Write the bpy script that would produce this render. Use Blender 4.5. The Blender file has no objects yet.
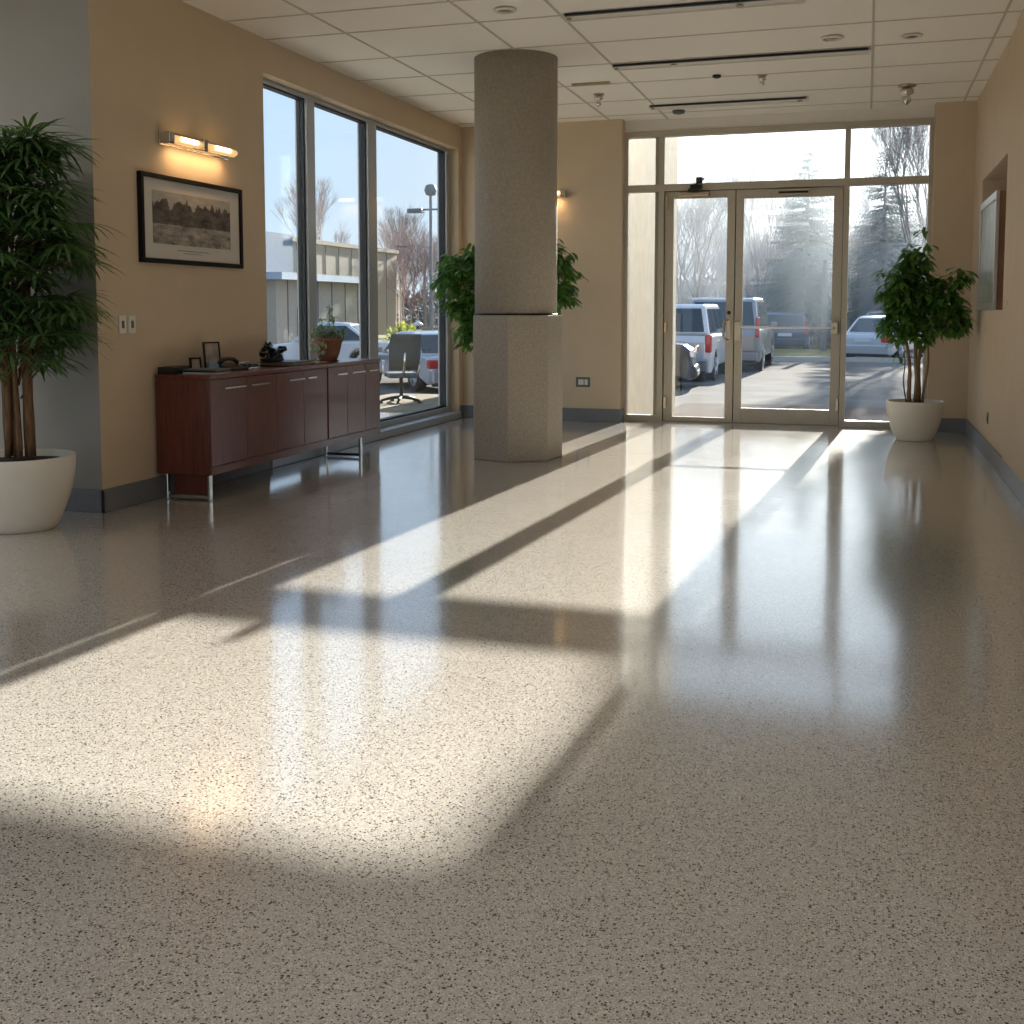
import bpy, bmesh, math, random
from mathutils import Vector, Matrix
random.seed(11)
PI = math.pi
col = bpy.context.scene.collection
scene = bpy.context.scene

# ------------------------------------------------------------------ materials
def nmat(name):
    m = bpy.data.materials.new(name); m.use_nodes = True
    nt = m.node_tree; b = nt.nodes['Principled BSDF']
    return m, nt, b
def mat(name, c, rough=.5, metal=0, var=.0, scale=8, bump=0, bscale=60, emit=None, es=0, coat=0, stretch=None, trans=0, spec=.5, sub=0):
    m, nt, b = nmat(name)
    b.inputs['Roughness'].default_value = rough
    b.inputs['Metallic'].default_value = metal
    b.inputs['Coat Weight'].default_value = coat
    b.inputs['Specular IOR Level'].default_value = spec
    tc = nt.nodes.new('ShaderNodeTexCoord'); mp = nt.nodes.new('ShaderNodeMapping')
    nt.links.new(tc.outputs['Object'], mp.inputs['Vector'])
    if stretch: mp.inputs['Scale'].default_value = stretch
    nz = nt.nodes.new('ShaderNodeTexNoise'); nz.inputs['Scale'].default_value = scale; nz.inputs['Detail'].default_value = 4
    nt.links.new(mp.outputs[0], nz.inputs['Vector'])
    r = nt.nodes.new('ShaderNodeValToRGB')
    v = max(var, .02)
    r.color_ramp.elements[0].color = (*[max(0, x*(1-v)) for x in c], 1)
    r.color_ramp.elements[1].color = (*[min(1, x*(1+v)) for x in c], 1)
    r.color_ramp.elements[0].position = .3; r.color_ramp.elements[1].position = .7
    nt.links.new(nz.outputs['Fac'], r.inputs[0]); nt.links.new(r.outputs[0], b.inputs['Base Color'])
    if bump:
        n2 = nt.nodes.new('ShaderNodeTexNoise'); n2.inputs['Scale'].default_value = bscale; n2.inputs['Detail'].default_value = 3
        nt.links.new(mp.outputs[0], n2.inputs['Vector'])
        bp = nt.nodes.new('ShaderNodeBump'); bp.inputs['Strength'].default_value = bump; bp.inputs['Distance'].default_value = .01
        nt.links.new(n2.outputs['Fac'], bp.inputs['Height']); nt.links.new(bp.outputs[0], b.inputs['Normal'])
    if emit:
        b.inputs['Emission Color'].default_value = (*emit, 1); b.inputs['Emission Strength'].default_value = es
    if sub:
        out = nt.nodes['Material Output']
        tl = nt.nodes.new('ShaderNodeBsdfTranslucent'); tl.inputs[0].default_value = (min(1,c[0]*2.2), min(1,c[1]*2.2), c[2]*1.2, 1)
        mx = nt.nodes.new('ShaderNodeMixShader'); mx.inputs[0].default_value = sub
        nt.links.new(b.outputs[0], mx.inputs[1]); nt.links.new(tl.outputs[0], mx.inputs[2]); nt.links.new(mx.outputs[0], out.inputs[0])
    return m
def srgb(r, g, b):
    f = lambda u: ((u/255+.055)/1.055)**2.4 if u > 10 else u/255/12.92
    return (f(r), f(g), f(b))

M = {}
M['wall'] = mat('tan_paint', srgb(203,184,157), .75, var=.03, scale=3, bump=.06, bscale=180)
M['graywall'] = mat('gray_paint', srgb(152,149,141), .75, var=.03, scale=3, bump=.06, bscale=180)
M['white'] = mat('white_paint', srgb(225,220,210), .6)
M['tile'] = mat('ceiling_tile', srgb(242,238,230), .9, var=.03, scale=120, bump=.25, bscale=260)
M['tbar'] = mat('ceiling_grid_paint', srgb(196,188,174), .6)
M['base'] = mat('gray_rubber_base', srgb(118,120,124), .45, var=.05)
M['alu'] = mat('bronze_gray_aluminium', srgb(182,172,154), .42, .15, var=.04, scale=30)
M['alu2'] = mat('gray_aluminium', srgb(176,182,190), .38, .2, var=.04, scale=30)
M['gasket'] = mat('black_gasket', srgb(28,32,40), .5)
M['dark'] = mat('dark_metal', srgb(50,46,42), .4, .6)
M['chrome'] = mat('chrome', srgb(215,210,200), .18, 1)
M['brass'] = mat('satin_brass_metal', srgb(186,168,138), .3, .9)
M['concrete'] = mat('concrete_render', srgb(168,160,146), .9, var=.12, scale=45, bump=.5, bscale=120)
M['concrete2'] = mat('concrete_pebble', srgb(172,164,150), .9, var=.16, scale=70, bump=.6, bscale=120)
M['pot'] = mat('cream_glazed_pot', srgb(226,220,206), .45, var=.02)
M['soil'] = mat('dark_soil', srgb(46,36,28), .95, var=.4, scale=60, bump=1, bscale=60)
M['bark'] = mat('fibrous_bark', srgb(112,84,56), .85, var=.35, scale=18, bump=.7, bscale=40, stretch=(3,3,.6))
M['bark2'] = mat('smooth_tan_bark', srgb(140,112,80), .8, var=.25, scale=25, bump=.4, stretch=(3,3,.6))
M['leafd'] = mat('dark_palm_leaf', srgb(80,110,68), .42, var=.35, scale=5, sub=.25)
M['leafm'] = mat('ficus_leaf', srgb(78,116,54), .38, var=.35, scale=6, sub=.35)
M['leafs'] = mat('succulent_leaf', srgb(128,148,116), .5, var=.35, scale=12, sub=.15)
M['petal'] = mat('pale_blossom', srgb(205,215,205), .6)
M['terra'] = mat('terracotta', srgb(142,98,76), .75, var=.12, scale=20, bump=.2)
M['picblack'] = mat('black_frame', srgb(20,18,18), .6, spec=.2)
M['mat_board'] = mat('mat_board', srgb(200,196,190), .8)
M['silver'] = mat('silver_frame', srgb(190,188,182), .35, .5)
M['ornament'] = mat('dark_bronze_ornament', srgb(36,34,32), .5, .3, var=.3, scale=40)
M['blackpl'] = mat('black_plastic', srgb(26,26,28), .35)
M['graypl'] = mat('gray_plastic', srgb(92,98,104), .5)
M['paper'] = mat('paper_white', srgb(214,210,202), .7)
M['bluepl'] = mat('light_blue_plastic', srgb(150,178,198), .35)
M['tray'] = mat('woven_tray', srgb(150,124,84), .6, var=.4, scale=60)
M['lensw'] = mat('warm_lit_glass', srgb(255,226,180), .3, emit=(1, .60, .24), es=.75)
M['tube'] = mat('glowing_lamp', (1,.8,.5), .3, emit=(1, .66, .30), es=5)
M['fluor'] = mat('frosted_diffuser', srgb(214,210,200), .5)
M['asphalt'] = mat('asphalt', srgb(112,109,106), 1, var=.2, scale=1.2, spec=.05)
M['apron'] = mat('brown_concrete', srgb(92,82,76), 1, var=.15, scale=3, spec=.05)
M['curb'] = mat('curb_concrete', srgb(196,190,180), .85, var=.1)
M['grass'] = mat('dry_grass', srgb(124,118,74), .95, var=.3, scale=3, bump=1, bscale=30)
M['straw'] = mat('straw_ground', srgb(132,118,92), .95, var=.25, scale=2, bump=1, bscale=30)
M['stucco'] = mat('stucco_tan', srgb(180,160,130), .9, var=.07, scale=5, bump=.5, bscale=60)
M['cladb'] = mat('bluegray_cladding', srgb(112,126,144), .6, var=.05)
M['cladt'] = mat('beige_cladding', srgb(188,176,160), .8, var=.05)
M['roofm'] = mat('pale_roof_metal', srgb(190,200,212), .45, .2)
M['glassd'] = mat('car_glass', srgb(40,52,62), .08, 0, spec=.8)
M['tyre'] = mat('tyre_rubber', srgb(30,30,32), .8)
M['rim'] = mat('alloy_rim', srgb(180,182,186), .3, .8)
M['tail'] = mat('red_lamp_lens', srgb(190,30,36), .2, coat=.5)
M['lampc'] = mat('clear_lamp_lens', srgb(215,220,225), .12, .3)
M['blacktrim'] = mat('black_bumper', srgb(46,48,52), .6)
M['plate'] = mat('licence_plate_white', srgb(210,212,214), .5)
M['mesh'] = mat('gray_mesh_fabric', srgb(84,92,98), .7, var=.1, scale=200)
M['pole'] = mat('galvanised_pole', srgb(120,124,130), .5, .4)
M['tbark'] = mat('bare_tree_bark', srgb(132,118,112), .9, var=.2)
M['tbark2'] = mat('thicket_bark', srgb(140,120,122), .9, var=.2)
M['conifer'] = mat('blue_green_needles', srgb(84,106,104), .8, var=.3, scale=2)
M['bush'] = mat('yellow_green_leaves', srgb(150,156,88), .8, var=.3, scale=4, sub=.2)
M['hedge'] = mat('hedge_leaves', srgb(86,108,112), .85, var=.3, scale=2)
M['fence'] = mat('fence_wood', srgb(120,118,120), .8)
M['stop'] = M['gasket']
def carpaint(name, c, metal=.5): return mat(name, c, .28, metal, coat=.6, var=.02)
M['p_silver'] = carpaint('silver_paint', srgb(178,184,194))
M['p_white'] = carpaint('white_silver_paint', srgb(214,214,218), .2)
M['p_gray'] = carpaint('gray_paint_car', srgb(146,148,154))
M['p_dark'] = carpaint('dark_gray_paint', srgb(58,62,72), .1)
M['p_blue'] = carpaint('dark_blue_paint', srgb(70,84,108))

# mahogany with fine vertical grain
def wood():
    m, nt, b = nmat('mahogany_veneer')
    tc = nt.nodes.new('ShaderNodeTexCoord'); mp = nt.nodes.new('ShaderNodeMapping'); mp.inputs['Scale'].default_value = (30, 30, 1.5)
    nz = nt.nodes.new('ShaderNodeTexNoise'); nz.inputs['Scale'].default_value = 3; nz.inputs['Detail'].default_value = 6
    r = nt.nodes.new('ShaderNodeValToRGB'); r.color_ramp.elements[0].color = (*srgb(80,36,27), 1); r.color_ramp.elements[1].color = (*srgb(114,58,43), 1)
    r.color_ramp.elements[0].position = .3; r.color_ramp.elements[1].position = .7
    nt.links.new(tc.outputs['Object'], mp.inputs[0]); nt.links.new(mp.outputs[0], nz.inputs['Vector']); nt.links.new(nz.outputs['Fac'], r.inputs[0])
    nt.links.new(r.outputs[0], b.inputs['Base Color'])
    b.inputs['Roughness'].default_value = .32; b.inputs['Coat Weight'].default_value = .3; b.inputs['Coat Roughness'].default_value = .25
    return m
M['wood'] = wood()

def floor_mat():
    m, nt, b = nmat('terrazzo')
    L = nt.links.new; N = nt.nodes.new
    tc = N('ShaderNodeTexCoord')
    def vor(scale):
        v = N('ShaderNodeTexVoronoi'); v.inputs['Scale'].default_value = scale; L(tc.outputs['Object'], v.inputs['Vector']); return v
    def mth(op, a, bb):
        x = N('ShaderNodeMath'); x.operation = op
        for i, q in enumerate((a, bb)):
            if isinstance(q, (int, float)): x.inputs[i].default_value = q
            else: L(q, x.inputs[i])
        return x.outputs[0]
    def chips(scale, thr, rad):
        v = vor(scale); s = N('ShaderNodeSeparateColor'); L(v.outputs['Color'], s.inputs[0])
        pick = mth('LESS_THAN', s.outputs[0], thr); rr = mth('MULTIPLY', s.outputs[1], rad); rr = mth('ADD', rr, rad*.45)
        near = mth('LESS_THAN', v.outputs['Distance'], rr)
        return mth('MULTIPLY', pick, near)
    def mix(fac, a, bb):
        x = N('ShaderNodeMix'); x.data_type = 'RGBA'
        L(fac, x.inputs[0]) if not isinstance(fac, float) else setattr(x.inputs[0], 'default_value', fac)
        for i, q in ((6, a), (7, bb)):
            if isinstance(q, tuple): x.inputs[i].default_value = (*q, 1)
            else: L(q, x.inputs[i])
        return x.outputs[2]
    big = N('ShaderNodeTexNoise'); big.inputs['Scale'].default_value = 1.3; big.inputs['Detail'].default_value = 5; L(tc.outputs['Object'], big.inputs['Vector'])
    fine = vor(330); sf = N('ShaderNodeSeparateColor'); L(fine.outputs['Color'], sf.inputs[0])
    c = mix(big.outputs['Fac'], srgb(195,189,183), srgb(208,203,198))
    c = mix(mth('MULTIPLY', sf.outputs[0], .5), c, srgb(140,128,112))
    c = mix(chips(240, .32, .5), c, srgb(222,214,198))
    c = mix(chips(210, .28, .38), c, srgb(128,108,86))
    c = mix(chips(165, .27, .36), c, srgb(78,66,56))
    c = mix(chips(105, .14, .29), c, srgb(52,46,42))
    L(c, b.inputs['Base Color'])
    n = N('ShaderNodeTexNoise'); n.inputs['Scale'].default_value = 2.5; n.inputs['Detail'].default_value = 6; L(tc.outputs['Object'], n.inputs['Vector'])
    mr = N('ShaderNodeMapRange'); mr.inputs[3].default_value = .13; mr.inputs[4].default_value = .22
    L(n.outputs['Fac'], mr.inputs[0]); L(mr.outputs[0], b.inputs['Roughness'])
    b.inputs['Specular IOR Level'].default_value = .6; b.inputs['Coat Weight'].default_value = .8; b.inputs['Coat Roughness'].default_value = .10; b.inputs['Coat IOR'].default_value = 1.6
    w = N('ShaderNodeTexNoise'); w.inputs['Scale'].default_value = 7; w.inputs['Detail'].default_value = 3; L(tc.outputs['Object'], w.inputs['Vector'])
    bp = N('ShaderNodeBump'); bp.inputs['Strength'].default_value = .12; bp.inputs['Distance'].default_value = .006
    L(w.outputs['Fac'], bp.inputs['Height']); L(bp.outputs[0], b.inputs['Normal'])
    return m
M['floor'] = floor_mat()

def glass_mat():
    m, nt, b = nmat('clear_pane'); L = nt.links.new; N = nt.nodes.new
    out = nt.nodes['Material Output']; nt.nodes.remove(b)
    t = N('ShaderNodeBsdfTransparent'); t.inputs[0].default_value = (.95,.97,.96,1)
    g = N('ShaderNodeBsdfGlossy'); g.inputs['Roughness'].default_value = .01
    lw = N('ShaderNodeLayerWeight'); lw.inputs[0].default_value = .5
    pw = N('ShaderNodeMath'); pw.operation = 'POWER'; L(lw.outputs['Facing'], pw.inputs[0]); pw.inputs[1].default_value = 5
    f = N('ShaderNodeMath'); f.operation = 'MULTIPLY_ADD'; L(pw.outputs[0], f.inputs[0]); f.inputs[1].default_value = .8; f.inputs[2].default_value = .025
    mx = N('ShaderNodeMixShader'); L(f.outputs[0], mx.inputs[0]); L(t.outputs[0], mx.inputs[1]); L(g.outputs[0], mx.inputs[2]); L(mx.outputs[0], out.inputs[0])
    return m
M['glass'] = glass_mat()

def print_mat():
    # sepia landscape print: sky, tree belt, field, drawn from noise
    m, nt, b = nmat('sepia_landscape_print'); L = nt.links.new; N = nt.nodes.new
    tc = N('ShaderNodeTexCoord'); sp = N('ShaderNodeSeparateXYZ'); L(tc.outputs['Generated'], sp.inputs[0])
    n = N('ShaderNodeTexNoise'); n.inputs['Scale'].default_value = 7; n.inputs['Detail'].default_value = 8; n.inputs['Roughness'].default_value = .75; L(tc.outputs['Generated'], n.inputs['Vector'])
    n1 = N('ShaderNodeTexNoise'); n1.inputs['Scale'].default_value = 11; n1.inputs['Detail'].default_value = 4
    mp = N('ShaderNodeMapping'); mp.inputs['Scale'].default_value = (1,1,0); L(tc.outputs['Generated'], mp.inputs[0]); L(mp.outputs[0], n1.inputs['Vector'])
    def mth(op, a, c):
        x = N('ShaderNodeMath'); x.operation = op
        for i, q in enumerate((a, c)):
            if isinstance(q, (int, float)): x.inputs[i].default_value = q
            else: L(q, x.inputs[i])
        return x.outputs[0]
    skyline = mth('ADD', mth('MULTIPLY', n1.outputs['Fac'], .9), .35)
    above = mth('GREATER_THAN', sp.outputs[2], skyline)
    belt = mth('GREATER_THAN', sp.outputs[2], .38)
    def ramp(a, c, lo=.35, hi=.65):
        r = N('ShaderNodeValToRGB'); r.color_ramp.elements[0].color = (*a,1); r.color_ramp.elements[1].color = (*c,1)
        r.color_ramp.elements[0].position = lo; r.color_ramp.elements[1].position = hi; L(n.outputs['Fac'], r.inputs[0]); return r.outputs[0]
    def mix(f, a, c):
        x = N('ShaderNodeMix'); x.data_type = 'RGBA'; L(f, x.inputs[0]); L(a, x.inputs[6]); L(c, x.inputs[7]); return x.outputs[2]
    field = ramp(srgb(80,74,70), srgb(178,172,164)); trees = ramp(srgb(36,33,32), srgb(112,104,98)); sky = ramp(srgb(150,145,138), srgb(180,175,168))
    L(mix(above, mix(belt, field, trees), sky), b.inputs['Base Color']); b.inputs['Roughness'].default_value = .7
    return m
M['print'] = print_mat()
M['art'] = mat('pale_green_art', srgb(150,158,148), .3, var=.35, scale=3, stretch=(4,4,1))
M['photo'] = mat('photo_print', srgb(170,158,150), .3, var=.4, scale=14)

# ------------------------------------------------------------------ mesh builder
class MB:
    def __init__(s): s.v = []; s.f = []; s.sm = []
    def add(s, vs, fs, smooth=False):
        o = len(s.v); s.v += [tuple(v) for v in vs]; s.f += [tuple(i+o for i in f) for f in fs]; s.sm += [smooth]*len(fs); return s
    def box(s, x0, x1, y0, y1, z0, z1):
        v = [(x,y,z) for x in (x0,x1) for y in (y0,y1) for z in (z0,z1)]
        return s.add(v, [(0,1,3,2),(4,6,7,5),(0,4,5,1),(2,3,7,6),(0,2,6,4),(1,5,7,3)])
    def cyl(s, p0, p1, r0, r1=None, n=12, cap=True, smooth=True):
        r1 = r0 if r1 is None else r1
        p0 = Vector(p0); p1 = Vector(p1); d = (p1-p0)
        if d.length < 1e-6: return s
        d.normalize(); a = d.orthogonal().normalized(); b = d.cross(a)
        v = []; 
        for p, r in ((p0,r0),(p1,r1)):
            for i in range(n):
                t = 2*PI*i/n; v.append(p + a*math.cos(t)*r + b*math.sin(t)*r)
        f = [(i,(i+1)%n,n+(i+1)%n,n+i) for i in range(n)]
        s.add(v, f, smooth)
        if cap: s.add(v, [tuple(range(n))[::-1], tuple(range(n,2*n))])
        return s
    def tube(s, pts, rs, n=8, cap=True):
        pts = [Vector(p) for p in pts]
        if not hasattr(rs,'__len__'): rs = [rs]*len(pts)
        v = []; a = None
        for k, p in enumerate(pts):
            d = (pts[min(k+1,len(pts)-1)]-pts[max(k-1,0)]).normalized()
            if a is None: a = d.orthogonal().normalized()
            a = (a - d*a.dot(d)).normalized(); b = d.cross(a)
            for i in range(n):
                t = 2*PI*i/n; v.append(p + a*math.cos(t)*rs[k] + b*math.sin(t)*rs[k])
        f = [(k*n+i, k*n+(i+1)%n, (k+1)*n+(i+1)%n, (k+1)*n+i) for k in range(len(pts)-1) for i in range(n)]
        if cap: f += [tuple(range(n))[::-1], tuple(range((len(pts)-1)*n, len(pts)*n))]
        return s.add(v, f, True)
    def lathe(s, prof, n=40, c=(0,0), smooth=True):
        v = []; 
        for r, z in prof:
            for i in range(n):
                t = 2*PI*i/n; v.append((c[0]+r*math.cos(t), c[1]+r*math.sin(t), z))
        f = [(k*n+i, k*n+(i+1)%n, (k+1)*n+(i+1)%n, (k+1)*n+i) for k in range(len(prof)-1) for i in range(n)]
        s.add(v, f, smooth)
        f = []
        if prof[0][0] > 1e-4: f.append(tuple(range(n))[::-1])
        if prof[-1][0] > 1e-4: f.append(tuple(range((len(prof)-1)*n, len(prof)*n)))
        if f:
            o = len(s.v)-len(v)
            s.f += [tuple(i+o for i in q) for q in f]; s.sm += [False]*len(f)
        return s
    def leaf(s, p, d, up, L, w, droop=.3, seg=4, fold=.15):
        p = Vector(p); d = Vector(d).normalized(); side = d.cross(Vector(up))
        if side.length < 1e-3: side = d.orthogonal()
        side.normalize(); v = []; q = p.copy(); dd = d.copy()
        for k in range(seg+1):
            t = k/seg; ww = w*.5*math.sin(PI*min(1, (t*.92+.06)))**.8
            nrm = side.cross(dd).normalized()
            v += [q - side*ww + nrm*ww*fold, q, q + side*ww + nrm*ww*fold]
            dd = (dd + Vector((0,0,-droop/seg))).normalized(); q = q + dd*(L/seg)
        f = []
        for k in range(seg):
            a = k*3; f += [(a,a+1,a+4,a+3),(a+1,a+2,a+5,a+4)]
        return s.add(v, f, True)
    def build(s, name, m, parent=None, bevel=0, loc=None):
        me = bpy.data.meshes.new(name)
        v = s.v
        if loc: v = [(a[0]-loc[0], a[1]-loc[1], a[2]-loc[2]) for a in v]
        me.from_pydata(v, [], s.f); me.materials.append(m)
        me.polygons.foreach_set('use_smooth', s.sm); me.update()
        bm = bmesh.new(); bm.from_mesh(me); bmesh.ops.recalc_face_normals(bm, faces=bm.faces) if len(s.f) < 20000 else None; bm.to_mesh(me); bm.free()
        o = bpy.data.objects.new(name, me); col.objects.link(o)
        if loc: o.location = loc
        if parent: o.parent = parent
        if bevel:
            b = o.modifiers.new('bevel', 'BEVEL'); b.width = bevel; b.segments = 2; b.limit_method = 'ANGLE'
        return o
def tag(o, label=None, cat=None, group=None, kind=None):
    if label: o['label'] = label
    if cat: o['category'] = cat
    if group: o['group'] = group
    if kind: o['kind'] = kind
    return o
def empty(name, loc=(0,0,0), rz=0, label=None, cat=None, group=None):
    o = bpy.data.objects.new(name, None); col.objects.link(o); o.empty_display_size = .1
    o.location = loc; o.rotation_euler = (0,0,rz); return tag(o, label, cat, group)
def struct(name, mb, m, bevel=0, parent=None):
    o = mb.build(name, m, parent, bevel)
    if not parent: o['kind'] = 'structure'
    return o
def copy_tree(o, parent=None):
    c = o.copy(); col.objects.link(c)
    if parent: c.parent = parent
    for ch in [x for x in bpy.data.objects if x.parent == o]: copy_tree(ch, c)
    return c

# ------------------------------------------------------------------ camera (kept at eye height, small pitch, architectural shift)
H = 1.3
cam = bpy.data.cameras.new('camera'); co = bpy.data.objects.new('camera', cam); col.objects.link(co)
co.location = (0,0,H); co.rotation_euler = (math.radians(90-4.574), 0, math.radians(17.561))
cam.sensor_width = 36; cam.lens = 1115/1024*36; cam.shift_y = (399.2-512)/1024; cam.clip_end = 500; cam.clip_start = .05
scene.camera = co
def kx(px):
    """horizontal slope X/Y of the sight line at a picture column (used to site far things)"""
    a = math.atan((px-512)/1115); return math.tan(a - math.radians(17.561))

# ------------------------------------------------------------------ room shell
XL, XR, YB, ZC = -4.65, 1.05, 12.7, 3.47
YS = 12.9                                   # storefront centre plane
struct('floor', MB().box(-9, 4.2, -6, 12.98, -.2, 0), M['floor'])
struct('ceiling', MB().box(-9.2, 4.2, -6.2, 6.35, ZC, ZC+.25).box(XL-.25, 4.2, 6.35, 13.05, ZC, ZC+.25), M['tile'])
g = MB()
for x in (-3.95,-2.85,-2.2,0,.92,2.2,3.3): g.box(x-.009, x+.009, -6, YB if x < -2.7 else 12.84, ZC-.006, ZC)
for y in [7.55-.6*k for k in range(23)] + [8.15, 9.04, 9.84, 10.7, 11.6, 12.45]:
    g.box(-9 if y < 6 else XL, 4.2 if y < 7.9 else XR, y-.008, y+.008, ZC-.005, ZC)
struct('ceiling_grid', g, M['tbar'])

wl = MB()
WY0, WY1, WZ0, WZ1 = 8.08, 12.58, .10, 3.20
T = .25
wl.box(XL-T, XL, 5.97, WY0, 0, ZC); wl.box(XL-T, XL, WY1, 13.05, 0, ZC); wl.box(XL-T, XL, WY0, WY1, WZ1, ZC); wl.box(XL-T, XL, WY0, WY1, -.2, .0)
struct('wall_left', wl, M['wall'])
w = MB(); GX0, GX1 = -8.4, -5.62
w.box(GX1, XL-T, 5.97, 6.35, 0, ZC); w.box(-9, GX0, 5.97, 6.35, 0, ZC); w.box(GX0, GX1, 5.97, 6.35, 2.9, ZC); w.box(GX0, GX1, 5.97, 6.35, 0, .5)
w.box(XL-T, XL-.001, 5.969, 5.98, 0, ZC)
struct('wall_recess', w, M['graywall'])
struct('wall_back', MB().box(XL, -2.70, YB, 13.05, 0, ZC), M['wall'])
struct('wall_back_right', MB().box(.65, XR, YB, 13.05, 0, ZC), M['wall'])
struct('trim_header', MB().box(-2.70, .65, 12.86, 13.05, 3.34, ZC), M['white'])
bz_ = .15
# right wall with a deep niche
NY0, NY1, NZ0, NZ1, ND = 9.8, 11.8, 1.30, 2.55, .34
wr = MB(); wr.box(XR, XR+.4, NY1, 13.05, 0, ZC); wr.box(XR, XR+.4, 7.98, NY0, 0, ZC)
wr.box(XR, XR+.4, NY0, NY1, NZ1, ZC); wr.box(XR, XR+.4, NY0, NY1, 0, NZ0); wr.box(XR+ND, XR+.4, NY0, NY1, NZ0, NZ1)
struct('wall_right', wr, M['wall']); struct('wall_right_pier', MB().box(XR-.018, XR, 7.98, 9.33, bz_, ZC), M['wall'])
struct('wall_hall', MB().box(XR+.4, 4.2, 7.98, 8.2, 0, ZC), M['wall'])
struct('wall_far_right', MB().box(4.0, 4.2, -6, 7.98, 0, ZC), M['wall'])
struct('wall_far_left', MB().box(-9.2, -9, -6, -1, 0, ZC).box(-9.2, -9, 5.4, 6.35, 0, ZC).box(-9.2, -9, -1, 5.4, 0, .3).box(-9.2, -9, -1, 5.4, 3.1, ZC), M['graywall'])
w3 = MB()
for yy in (-1, 1.1, 3.2, 5.34): w3.box(-9.13, -9.07, yy, yy+.06, .3, 3.1)
w3.box(-9.13, -9.07, -1, 5.4, .3, .36).box(-9.13, -9.07, -1, 5.4, 3.04, 3.1)
win3 = w3.build('window_4', M['alu2']); win3['kind'] = 'structure'
MB().box(-9.105, -9.095, -.94, 5.34, .36, 3.04).build('window_pane', M['glass'], win3)
# wall behind the viewer: piers between three tall windows
wb = MB(); wb.box(-9.2, 4.2, -6.2, -6, 3.1, ZC); wb.box(-9.2, 4.2, -6.2, -6, 0, .12)
for a, b in ((-9.2,-8.6),(-4.7,-4.4),(-.5,-.2),(3.6,4.2)): wb.box(a, b, -6.2, -6, .12, 3.1)
struct('wall_behind', wb, M['wall'])
# baseboards
bz, bt = .15, .018
struct('baseboard_left', MB().box(XL, XL+bt, 5.97-bt, WY0-.02, 0, bz), M['base'], .004)
struct('baseboard_recess', MB().box(-9, XL+bt, 5.97-bt, 5.97, 0, bz), M['base'], .004)
struct('baseboard_back', MB().box(XL, -2.70+bt, YB-bt, YB, 0, bz).box(-2.70, -2.70+bt, YB, 12.84, 0, bz).box(XL, XL+bt, WY1+.02, YB-bt, 0, bz), M['base'], .004)
struct('baseboard_back_right', MB().box(.65-bt, XR-bt, YB-bt, YB, 0, bz), M['base'], .004)
struct('baseboard_right', MB().box(XR-bt, XR, 7.98-bt, YB-bt, 0, bz).box(XR, 4.0, 7.98-bt, 7.98, 0, bz), M['base'], .004)

# left window wall: sill, frame, panes
XG = XL-.17
wf = MB()
fd = .06
wf.box(XG-fd, XG+fd, WY0, WY1, WZ1-.035, WZ1); wf.box(XG-fd, XG+fd, WY0, WY1, .0+.08, .14)
for a, b in ((WY0, WY0+.06), (9.02, 9.17), (10.3, 10.5), (12.48, WY1)): wf.box(XG-fd, XG+fd, a, b, .14, WZ1-.035)
win = wf.build('window_1', M['alu2'], None, .004); win['kind'] = 'structure'
MB().box(XL-T, XL+.03, WY0+.001, WY1-.001, 0.001, .08).build('window_sill', M['alu2'], win, .006)
gk = MB()
for a, b in ((WY0+.06, 9.02), (9.17, 10.3), (10.5, 12.48)):
    for q in (a, b-.02): gk.box(XG-.035, XG+.035, q, q+.02, .14, WZ1-.035)
    gk.box(XG-.035, XG+.035, a, b, WZ1-.05, WZ1-.035); gk.box(XG-.035, XG+.035, a, b, .14, .16)
gk.build('gasket', M['gasket'], win)
for a, b in ((WY0+.08, 9.0), (9.19, 10.28), (10.52, 12.46)):
    MB().box(XG-.005, XG+.005, a, b, .16, WZ1-.05).build('window_pane', M['glass'], win)
# recess window (edge just outside the picture)
w2 = MB(); 
for a, b in ((GX0, GX0+.06), (-7.1,-7.0), (GX1-.06, GX1)): w2.box(a, b, 6.15, 6.25, .5, 2.9)
w2.box(GX0, GX1, 6.15, 6.25, .5, .56); w2.box(GX0, GX1, 6.15, 6.25, 2.84, 2.9)
win2 = w2.build('window_2', M['alu2']); win2['kind'] = 'structure'
MB().box(GX0+.06, GX1-.06, 6.195, 6.205, .56, 2.84).build('window_pane', M['glass'], win2)

# storefront: fixed frame (window_3), two door leaves
F0, F1 = YS-.055, YS+.055
sf = MB()
sf.box(-2.70, -2.655, F0, F1, 0, 3.34); sf.box(.605, .65, F0, F1, 0, 3.34)
sf.box(-2.655, .605, F0, F1, 3.275, 3.34)
sf.box(-2.655, .605, F0, F1, 2.655, 2.735)
for a, b in ((-2.30,-2.235), (-.26,-.20)): sf.box(a, b, F0, F1, 0, 2.655); sf.box(a, b, F0, F1, 2.735, 3.275)
sf.box(-2.655, -2.30, F0, F1, .0, .075); sf.box(-.20, .605, F0, F1, 0, .075)
sf.box(-2.36, -2.30, F1, F1+.12, 0, 3.34)  # added outer fin beside the mullion, there to block a stray sun strip
sfo = sf.build('window_3', M['alu'], None, .003); sfo['kind'] = 'structure'
for a, b, c, d in ((-2.655,-2.30,.075,2.655), (-2.655,-2.30,2.735,3.275), (-2.235,-.26,2.735,3.275), (-.20,.605,.075,2.655), (-.20,.605,2.735,3.275)):
    MB().box(a, b, YS-.005, YS+.005, c, d).build('window_pane', M['glass'], sfo)
MB().box(-2.235, -.26, F0-.02, F1+.02, 0, .012).build('threshold', M['alu'], sfo)
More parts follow.
